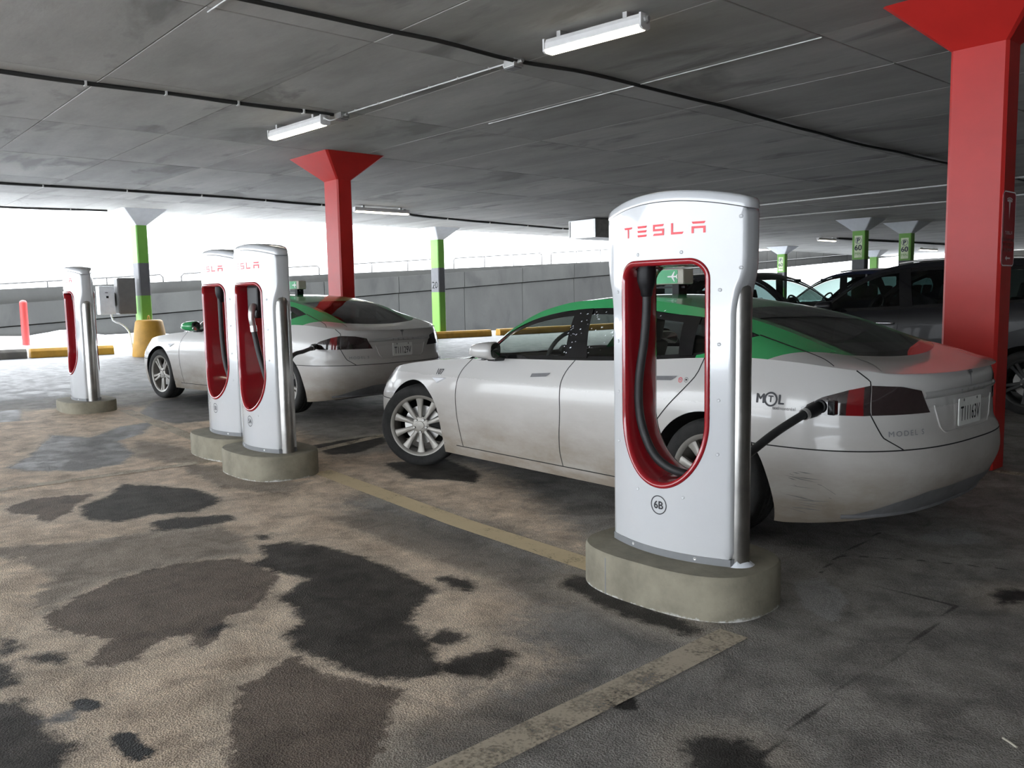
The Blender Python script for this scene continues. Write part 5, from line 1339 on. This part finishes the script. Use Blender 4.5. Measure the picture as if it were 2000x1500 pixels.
def sedan_details(c, root, C, number, plate_text, signmodel, steer, twin, left_mirror, near):
    P = c.P
    def qx(x, z):
        xm = c.qr0-0.25; x = np.asarray(x, float)
        xn = np.where(x > xm, xm+(x-xm)*(c.xR-xm)/(c.xr(z)-xm), x)
        xn = np.where(x < 0.2, 0.2+(x-0.2)*(c.xF-0.2)/(c.xf(z)-0.2), xn)
        return c.q_of_x(np.clip(xn, c.xF+1e-4, c.xR-1e-4))
    def side_pt(x, z, off=0.002): return c.S(qx(x, z), np.asarray(z, float), off)
    def rear_pt(y, z, off=0.002):
        y = np.asarray(y, float); p = c.S(c.q_of_y(np.abs(y)), np.asarray(z, float), off); p[..., 1] *= np.where(y < 0, -1, 1); return p
    def side_print(name, polys, mat, off=0.0022, label=None):
        mb = MB()
        for v, f in polys: v = np.asarray(v); mb.add(flip(side_pt(v[:, 0], v[:, 1], off)), f)
        o = mesh_obj(name, mb, mat, root)
        if label: o['label'] = label
        return o
    def rear_print(name, polys, mat, off=0.0022, label=None):
        mb = MB()
        for v, f in polys: v = np.asarray(v); mb.add(flip(rear_pt(-v[:, 0], v[:, 1], off)), f)
        o = mesh_obj(name, mb, mat, root)
        if label: o['label'] = label
        return o
    tcq = lin(c.tc)
    def cut_q(z):
        P_ = np.array(c.tc); return float(np.interp(z, P_[::-1, 1], P_[::-1, 0]))
    xs = [3.553, 3.65, 3.755, 3.80, 3.86]
    tz = prof([(3.55, 0.822), (3.62, 0.868), (3.70, 0.903), (3.78, 0.926), (3.90, 0.942)]); bz_ = prof([(3.55, 0.806), (3.62, 0.793), (3.90, 0.787)])
    for side in ('left', 'right'):
        s = -1 if side == 'left' else 1
        def lp(Pp): return MB().grid(flip(Pp)) if side == 'left' else MB().grid(Pp, flip=True)
        f = [(float(qx(x, bz_(x))), float(bz_(x))) for x in xs[:3]]; t = [(float(qx(x, tz(x))), float(tz(x))) for x in xs[:3]]
        lg = mesh_obj('tail_lamp', lp(lens(c, f, t, 0.004, 14, 8)), 'lens_dark', root, 50)
        qb, qt = cut_q(0.79)-0.004, cut_q(0.94)-0.004
        kq = 0.72
        mb_, mt_ = (f[-1][0]+(qb-f[-1][0])*kq, 0.787), (t[-1][0]+(qt-t[-1][0])*kq, 0.936)
        mesh_obj('red_lens', lp(lens(c, [f[-1], mb_], [t[-1], mt_], 0.004, 12, 8)), 'lens_red', lg, 50)
        mesh_obj('inner_lens', lp(lens(c, [mb_, (qb, 0.788)], [mt_, (qt, 0.942)], 0.004, 12, 8)), 'lens_dark', lg, 50)
        qi0, qi1 = float(c.q_of_y(0.44)), float(c.q_of_y(0.53))
        mesh_obj('trunk_lamp', lp(lens(c, [(qb+0.008, 0.788), (qi0, 0.785)], [(qt+0.008, 0.942), (float(c.q_of_y(0.66)), 0.932), (qi1, 0.905)], 0.004, 18, 8)), 'lens_dark', lg, 50)
        # head lamp
        hq = lambda x, z: (float(qx(x, z)), z)
        mesh_obj('head_lamp', lp(lens(c, [hq(-0.80, 0.635), hq(-0.66, 0.66), hq(-0.52, 0.725)], [hq(-0.74, 0.715), hq(-0.62, 0.755), hq(-0.50, 0.765)], 0.005, 14, 6)), 'lens_clear', root, 50)
        # door handles
        for (x0, x1, z0, dz) in ((1.405, 1.625, 0.858, 0.015), (2.50, 2.735, 0.905, 0.012)):
            h = mesh_obj('door_handle', lp(lens(c, [(x0+0.02, z0), (x1-0.04, z0+dz-0.002)], [(x0+0.03, z0+0.026), (x1, z0+0.026+dz)], 0.006, 10, 4)), 'diffuser', root, 50)
        mirror_part(root, side, 1.03, 1.045, 1.043, left_mirror)
        # side badge lamp on the fender
        dx = 0.0
        bd = MB(); v = np.array([(0.215, 0.786), (0.425, 0.793), (0.30, 0.744)]); ce = v.mean(0)
        inner = ce+(v-ce)*0.8
        ap = np.r_[side_pt(v[:, 0], v[:, 1], 0.001), side_pt(inner[:, 0], inner[:, 1], 0.010)]
        bd.add(flip(ap) if side == 'left' else ap, [(3, 4, 5), (0, 1, 4, 3), (1, 2, 5, 4), (2, 0, 3, 5)])
        mesh_obj('fender_badge', bd, 'cap_white', root)
        for cx in (P['fx'], P['wb']):
            wheel(root, cx-(0.035 if near and cx < 1 else 0), 0.838, P['tyre_r'], steer if cx < 1 else 0.0, side, 5 if twin else 10, twin, 'wheel')
    # chrome bar with raised letters
    yy = np.linspace(-0.505, 0.505, 41); zz = np.linspace(0, 1, 5)
    lo, hi = 0.862-0.004*(np.abs(yy)/0.5)**2, 0.898-0.002*(np.abs(yy)/0.5)**2
    Y, K = np.meshgrid(yy, zz, indexing='ij'); Z = lo[:, None]+(hi-lo)[:, None]*K
    Bp = rear_pt(Y, Z, 0.004); Bp[..., 0] += 0.010*np.sin(math.pi*K)*0.9+0.003
    bar = mesh_obj('chrome_bar', MB().grid(flip(Bp)), 'bright', root, 60)
    rear_print('bar_lettering', [(v+np.array([0, 0.880]), f) for v, f in word_polys(0.024, 0.020, 0.058)], 'grey_band', 0.025)
    rear_print('rear_emblem', [(q[0]+np.array([0.0, 0.938]), q[1]) for q in t_emblem(0.088)], 'grey_band', 0.012)
    tv, tf = text_poly(signmodel, 0.046, 0.012, space=1.35)
    rear_print('model_lettering', [(tv*np.array([0.95, 0.9])+np.array([-0.60, 0.688]), tf)], 'strip', 0.005)
    # plate
    xp = float(rear_pt(0.0, 0.76)[0])+0.004
    pl = mesh_obj('number_plate', MB().prism([(a, b+0.758) for a, b in rrect(0.305, 0.152, 0.012)], xp, xp+0.006, 'yz'), 'plate', root)
    mb = MB(); tv, tf = text_poly(plate_text, 0.098, 0.006); k = 0.265/(tv[:, 0].max()-tv[:, 0].min())
    mb.add(np.stack([np.full(len(tv), xp+0.0075), tv[:, 0]*k, tv[:, 1]*1.18+0.748], 1), tf)
    for a in (-0.09, 0.09):
        rv, rf = ring_poly(0.002, 0.008, 10, (a, 0.823)); mb.add(np.stack([np.full(len(rv), xp+0.0075), rv[:, 0], rv[:, 1]], 1), rf)
    o = mesh_obj('plate_lettering', mb, 'ink', pl)
    # recess line round the plate: a shallow raised edge
    ed = [(0.40, 0.82), (0.345, 0.70), (0.30, 0.665), (-0.30, 0.665), (-0.345, 0.70), (-0.40, 0.82)]
    q = lin(ed)(np.linspace(0, 1, 60)); p = rear_pt(q[:, 0], q[:, 1], 0.001)
    mesh_obj('plate_recess_edge', MB().tube(flip(p), 0.005, 6), C['body'], root, 60)
    # grey valance
    ys = np.linspace(-0.86, 0.86, 41); top = np.interp(np.abs(ys), [0, 0.45, 0.66, 0.80, 0.86], [0.372, 0.362, 0.315, 0.262, 0.245])
    Y, K = np.meshgrid(ys, np.linspace(0, 1, 7), indexing='ij'); Z = 0.235+(top[:, None]-0.235)*K
    vp = rear_pt(Y, Z, 0.004); mesh_obj('rear_valance', MB().grid(flip(vp)), 'diffuser', root, 50)
    lipv = rear_pt(ys, np.full(41, 0.242), 0.004); mesh_obj('valance_lip', MB().tube(flip(lipv), 0.012, 8), 'diffuser', root, 60)
    if near:
        tv, tf = text_poly('107', 0.064, 0.028); tv = tv+np.stack([tv[:, 1]*0.25, 0*tv[:, 1]], 1)
        side_print('fleet_number', [(tv+np.array([0.315, 0.838]), tf)], 'ink')
        pol = []
        for ch, dx in (('M', -0.062), ('L', 0.062)):
            tv, tf = text_poly(ch, 0.072, 0.035); pol.append((tv+np.array([3.382+dx, 0.858]), tf))
        tv, tf = text_poly('T', 0.050, 0.03); pol.append((tv+np.array([3.382, 0.858]), tf)); rv, rf = ring_poly(0.030, 0.040, 32, (3.382, 0.856)); pol.append((rv, rf))
        tv, tf = text_poly('taxi', 0.026, 0.012); pol.append((tv+np.array([3.415, 0.812]), tf))
        side_print('taxi_lettering', pol, 'ink')
        tv, tf = text_poly('montréal', 0.026, 0.0); side_print('taxi_lettering', [(tv+np.array([3.478, 0.812]), tf)], 'box_grey')
        rv, rf = ring_poly(0.012, 0.015, 20, (2.762, 0.922)); side_print('door_sticker', [(rv, rf), shift(text_poly('W', 0.013, 0.01), 2.762, 0.922)], 'letter_red')
        rv, rf = ring_poly(0.0125, 0.0145, 20, (2.806, 0.925)); side_print('door_sticker', [(rv, rf), (np.array([(2.799, 0.921), (2.813, 0.921), (2.813, 0.930), (2.799, 0.930)]), [(0, 1, 2, 3)])], 'ink')
        mb = MB()
        for k in range(70):   # dried salt flecks on the pillar and rear window
            x = 1.66+0.75*random.random()**1.3; z = 1.02+0.30*random.random(); a, b = 0.002+0.003*random.random(), 0.002+0.009*random.random()**2; t_ = random.uniform(0.2, 1.0)
            q_ = np.array([(x-a, z-a*0.4), (x+b*math.cos(t_), z+b*math.sin(t_)-a*0.5), (x+b*math.cos(t_)+a*0.5, z+b*math.sin(t_)+a), (x-a*0.5, z+a)])
            mb.add(flip(c.G(q_[:, 0], c.f_of_z(q_[:, 0], q_[:, 1]), 0.006)), [(0, 1, 2, 3)])
        tag(mesh_obj('salt_flecks', mb, 'snow', root), kind='stuff')
        # open charge inlet in the front of the left tail lamp
        a = side_pt(3.648, 0.835, 0.0)
        inl = mesh_obj('charge_inlet', MB().lathe([(0.036, 0.0), (0.036, 0.018), (0.028, 0.020), (0.026, 0.006), (0.0, 0.006)], 18, 'y', (0, 0, 0)), 'black', root, 40)
        inl.location = (float(a[0]), -float(a[1])-0.004, float(a[2])); inl.rotation_euler = (math.pi, 0, 0)
        mesh_obj('inlet_flap', MB().box(float(a[0])+0.045, float(a[0])+0.085, -float(a[1])-0.02, -float(a[1])+0.02, float(a[2])-0.04, float(a[2])+0.035), 'trim', root, bevel=0.006)
        # scuffs on the bumper corner
        random.seed(5); pol = []
        for k in range(16):
            x0 = 3.44+0.10*random.random(); z0 = 0.27+0.24*random.random(); L = 0.04+0.16*random.random(); w = 0.0012+0.0016*random.random(); sl = random.uniform(-0.22, 0.05)
            pol.append((np.array([(x0, z0), (x0+L*0.5, z0+sl*L*0.5-w), (x0+L, z0+sl*L), (x0+L*0.5, z0+sl*L*0.5+w)]), [(0, 1, 2, 3)]))
        for (x0, z0), (x1, z1) in (((3.50, 0.46), (3.66, 0.415)), ((3.66, 0.415), (3.72, 0.37)), ((3.70, 0.40), (3.715, 0.26)), ((3.52, 0.40), (3.70, 0.345))):
            pol.append((np.array([(x0, z0), (x1, z1-0.0015), (x1, z1+0.0015), (x0, z0+0.002)]), [(0, 1, 2, 3)]))
        side_print('scuff_marks', pol, 'box_grey')
    # roof sign lengthways on the roof
    zr = 1.433
    sg = mesh_obj('roof_sign', MB().box(1.62, 2.10, -0.062, 0.062, 1.505, 1.618), 'taxi_beige', root, bevel=0.014)
    for sy in (-1, 1):
        v = rrect(0.40, 0.098, 0.010); mesh_obj('sign_face', MB().prism([(a+1.850, b+1.5615) for a, b in v], sy*0.0615, sy*0.0645, 'xz'), 'taxi_green', sg)
        plane = np.array([(0.052, 0.0), (0.045, 0.005), (0.010, 0.006), (-0.016, 0.040), (-0.024, 0.040), (-0.010, 0.006), (-0.034, 0.005), (-0.044, 0.018), (-0.050, 0.018), (-0.045, 0.0), (-0.050, -0.018), (-0.044, -0.018), (-0.034, -0.005), (-0.010, -0.006), (-0.024, -0.040), (-0.016, -0.040), (0.010, -0.006), (0.045, -0.005)])
        plane = plane*np.array([-1, 1])*0.92+np.array([2.005, 1.5615])
        mesh_obj('aeroplane_symbol', MB().add([(a, sy*0.066, b) for a, b in plane], [tuple(range(len(plane)))]), 'white_ink', sg)
    for x in (1.70, 2.02): mesh_obj('sign_foot', MB().box(x-0.03, x+0.03, -0.05, 0.05, 1.425, 1.508), 'black', sg, bevel=0.006)
    mesh_obj('roof_rack_bar', MB().box(1.64, 2.08, -0.02, 0.02, 1.478, 1.492), 'black', sg)
    cabin(root, 1.20, 1.43, (1.75, 2.62), 0.97)

def sedan(name, label, u, v, rz, h, **kw):
    r = thing(name, label, 'car', (u, v, h), rz)
    C = dict(body='white_car', low='white_car', roof='green_car')
    c = build_body(SEDAN, r, C)
    sedan_details(c, r, C, **kw)
    return r
near_car = sedan('taxi_car', 'near white and green electric taxi numbered 107, plugged in at its tail lamp', -5.866, 5.04, -0.0043, 0.0,
                 number='107', plate_text='T11163V', signmodel='MODEL S', steer=0.62, twin=False, left_mirror='white_car', near=True)
rear_car = sedan('taxi_car', 'farther white and green taxi with green mirrors, plate T11129V, behind posts 5A and 5B', -12.418, 5.094, 0.142, 0.085,
                 number='', plate_text='T11129V', signmodel='MODEL S', steer=0.0, twin=True, left_mirror='green_car', near=False)
# plug heads belong to the cables of the posts
def plug(post, a, b, sc=1.0):
    A, B = Vector(a), Vector(b); d = (B-A)
    P = [A+d*t for t in (0, 0.3, 0.55, 0.8, 1.0)]
    p = mesh_obj('charging_plug', MB().tube([tuple(x) for x in P], np.array([0.025, 0.034, 0.038, 0.030, 0.030])*sc, 14), 'black', post, 50)
    mesh_obj('plug_ring', MB().tube([tuple(A+d*0.04), tuple(A+d*0.18)], 0.031*sc, 14), 'alu', p, 50)
plug(post_6b, (0.250, 0.80, 0.80), (0.275, 0.955, 0.836))
plug(post_5b, (-0.87, 1.44, 0.888), (-0.985, 1.56, 0.905))

# ------------------------------------------------------------------ dark vehicles parked further in
SUV = dict(
    wb=2.95, half=0.955, tyre_r=0.365, arch_r=0.425, ground=0.23, sill=0.33, zb_f=0.26, zb_r=0.30, seam_f=0.62, seam_r=0.70,
    belt=[(-0.95, 0.86), (-0.8, 0.95), (-0.5, 1.02), (0.0, 1.09), (0.4, 1.14), (1.0, 1.17), (2.0, 1.22), (3.0, 1.275), (3.5, 1.29), (3.95, 1.28)],
    centre=[(-0.95, 0.86), (-0.8, 0.98), (-0.4, 1.10), (0.0, 1.16), (0.18, 1.18), (0.25, 1.20), (0.6, 1.45), (0.95, 1.66), (1.2, 1.755), (1.6, 1.80), (2.2, 1.815), (2.9, 1.79), (3.3, 1.755), (3.6, 1.55), (3.80, 1.30), (3.95, 1.275)],
    nose=[(0.2, -0.85), (0.5, -0.95), (0.8, -0.94), (0.95, -0.88), (1.1, -0.80)],
    tail=[(0.2, 3.80), (0.5, 3.92), (0.8, 3.92), (1.1, 3.90), (1.3, 3.88)],
    section=[(0, 0.95), (0.1, 0.968), (0.3, 0.99), (0.55, 1.0), (0.8, 0.99), (0.92, 0.968), (1.0, 0.935)],
    width=[(-1, 0.955), (0.0, 0.955), (4.0, 0.955)],
    corner_f=(-0.1, 0.85, 2.8), corner_r=(3.35, 0.60, 3.2),
    rail=[(0.35, 0.80, 1.165), (0.6, 0.76, 1.36), (0.95, 0.70, 1.60), (1.3, 0.665, 1.725), (1.7, 0.65, 1.765), (2.3, 0.645, 1.77), (2.9, 0.64, 1.74), (3.3, 0.65, 1.69), (3.6, 0.68, 1.50), (3.72, 0.70, 1.36), (3.84, 0.75, 1.285)],
    dlo_top=[(0.45, 1.20), (0.65, 1.37), (0.95, 1.56), (1.3, 1.675), (1.7, 1.71), (2.3, 1.71), (2.8, 1.68), (3.15, 1.62), (3.38, 1.50)],
    dlo_bot=[(0.45, 1.18), (1.0, 1.20), (2.0, 1.25), (2.9, 1.295), (3.2, 1.36), (3.38, 1.49)],
    cut1=[(0.45, 1.15), (0.42, 0.9), (0.45, 0.6), (0.52, 0.33)], cut2=[(1.52, 1.2), (1.50, 0.9), (1.48, 0.6), (1.50, 0.33)], cut3=[(2.62, 1.25), (2.60, 1.05), (2.50, 0.80), (2.46, 0.6), (2.45, 0.33)],
    trunk_cut=[(0.74, 1.29), (0.78, 1.1), (0.78, 0.9), (0.70, 0.70)],
    hood_end=0.33, cowl=0.16, header=(0.98, 1.10), rear_header=(3.20, 3.25), glass_end=3.70, glass_low=3.76, roof_paint_end=3.70, kick=2.95, a_post=0.14, tumble=0.02,
    pillars=[(1.50, 1.66, -0.10, -0.12), (2.58, 2.72, -0.10, -0.06)])
def suv(label, u, v, rz, h, body):
    r = thing('parked_car', label, 'car', (u, v, h), rz)
    c = build_body(SUV, r, dict(body=body, low='under', roof=body, glass='suv_glass'))
    for side in ('left', 'right'):
        def lp(Pp): return MB().grid(flip(Pp)) if side == 'left' else MB().grid(Pp, flip=True)
        for cx in (0, SUV['wb']): wheel(r, cx, 0.80, SUV['tyre_r'], 0.0, side, 5, True, rim='dark_rim')
        for (x0, x1, z0) in ((1.24, 1.46, 1.02), (2.34, 2.56, 1.05)):
            a = c.S(np.array([x0, x1]), np.array([z0, z0]), 0.03); b = c.S(np.array([x0, x1]), np.array([z0, z0]), 0.0)
            k = [b[0], a[0]+(a[1]-a[0])*0.12, a[0]+(a[1]-a[0])*0.5, a[0]+(a[1]-a[0])*0.88, b[1]]
            P_ = np.array(k)*np.array([1, -1 if side == 'left' else 1, 1]); mesh_obj('door_handle', MB().tube(crv(P_)(np.linspace(0, 1, 16)), 0.013, 8), 'chrome', r, 50)
        mirror_part(r, side, 0.60, 1.06, 1.24, body)
        q = np.linspace(0.7, 3.3, 24); p = c.railp(q)+np.array([0, -0.03, 0.03]); p[0, 2] -= 0.03; p[-1, 2] -= 0.04
        mesh_obj('roof_rail', MB().tube((p*np.array([1, -1 if side == 'left' else 1, 1]))[6:], 0.016, 8), 'satin', r, 50)
        hl = lens(c, [(-0.95-0.10, 0.82), (-0.62, 0.86)], [(-0.95-0.05, 0.92), (-0.55, 0.96)], 0.005, 12, 5); mesh_obj('head_lamp', lp(hl), 'lens_clear', r, 50)
        tl = lens(c, [(3.58, 0.95), (float(c.q_of_y(0.72)), 0.95)], [(3.52, 1.22), (float(c.q_of_y(0.72)), 1.22)], 0.006, 10, 6); mesh_obj('tail_lamp', lp(tl), 'lens_red', r, 50)
        cl = np.stack([np.linspace(0.7, 2.4, 20), np.linspace(0.62, 0.66, 20)], 1)
        pp = c.S(cl[:, 0], cl[:, 1], 0.004)*np.array([1, -1 if side == 'left' else 1, 1]); mesh_obj('side_moulding', MB().tube(pp, 0.012, 6), 'trim', r, 50)
    cabin(r, 0.95, 1.76, (1.55, 2.45), 1.18)
    return r
suv('large black parked car behind the near red column, its side windows dark', -6.20, 11.45, 0.0, 0.0, 'black_car')
suv('dark blue parked car beyond the black one, sky bright through its windscreen', -9.5, 16.3, 0.0, 0.03, 'navy_car')
suv('black parked car facing the other way, seen over the near taxi roof', -7.3, 13.85, math.pi, 0.0, 'black_car')

# a pale stick dropped on the asphalt
tag(mesh_obj('stick', MB().tube([(-0.90, 2.85, 0.006), (-0.875, 2.835, 0.007), (-0.85, 2.82, 0.006)], 0.0035, 6), 'taxi_beige'), 'thin pale stick lying on the dark asphalt', 'stick')
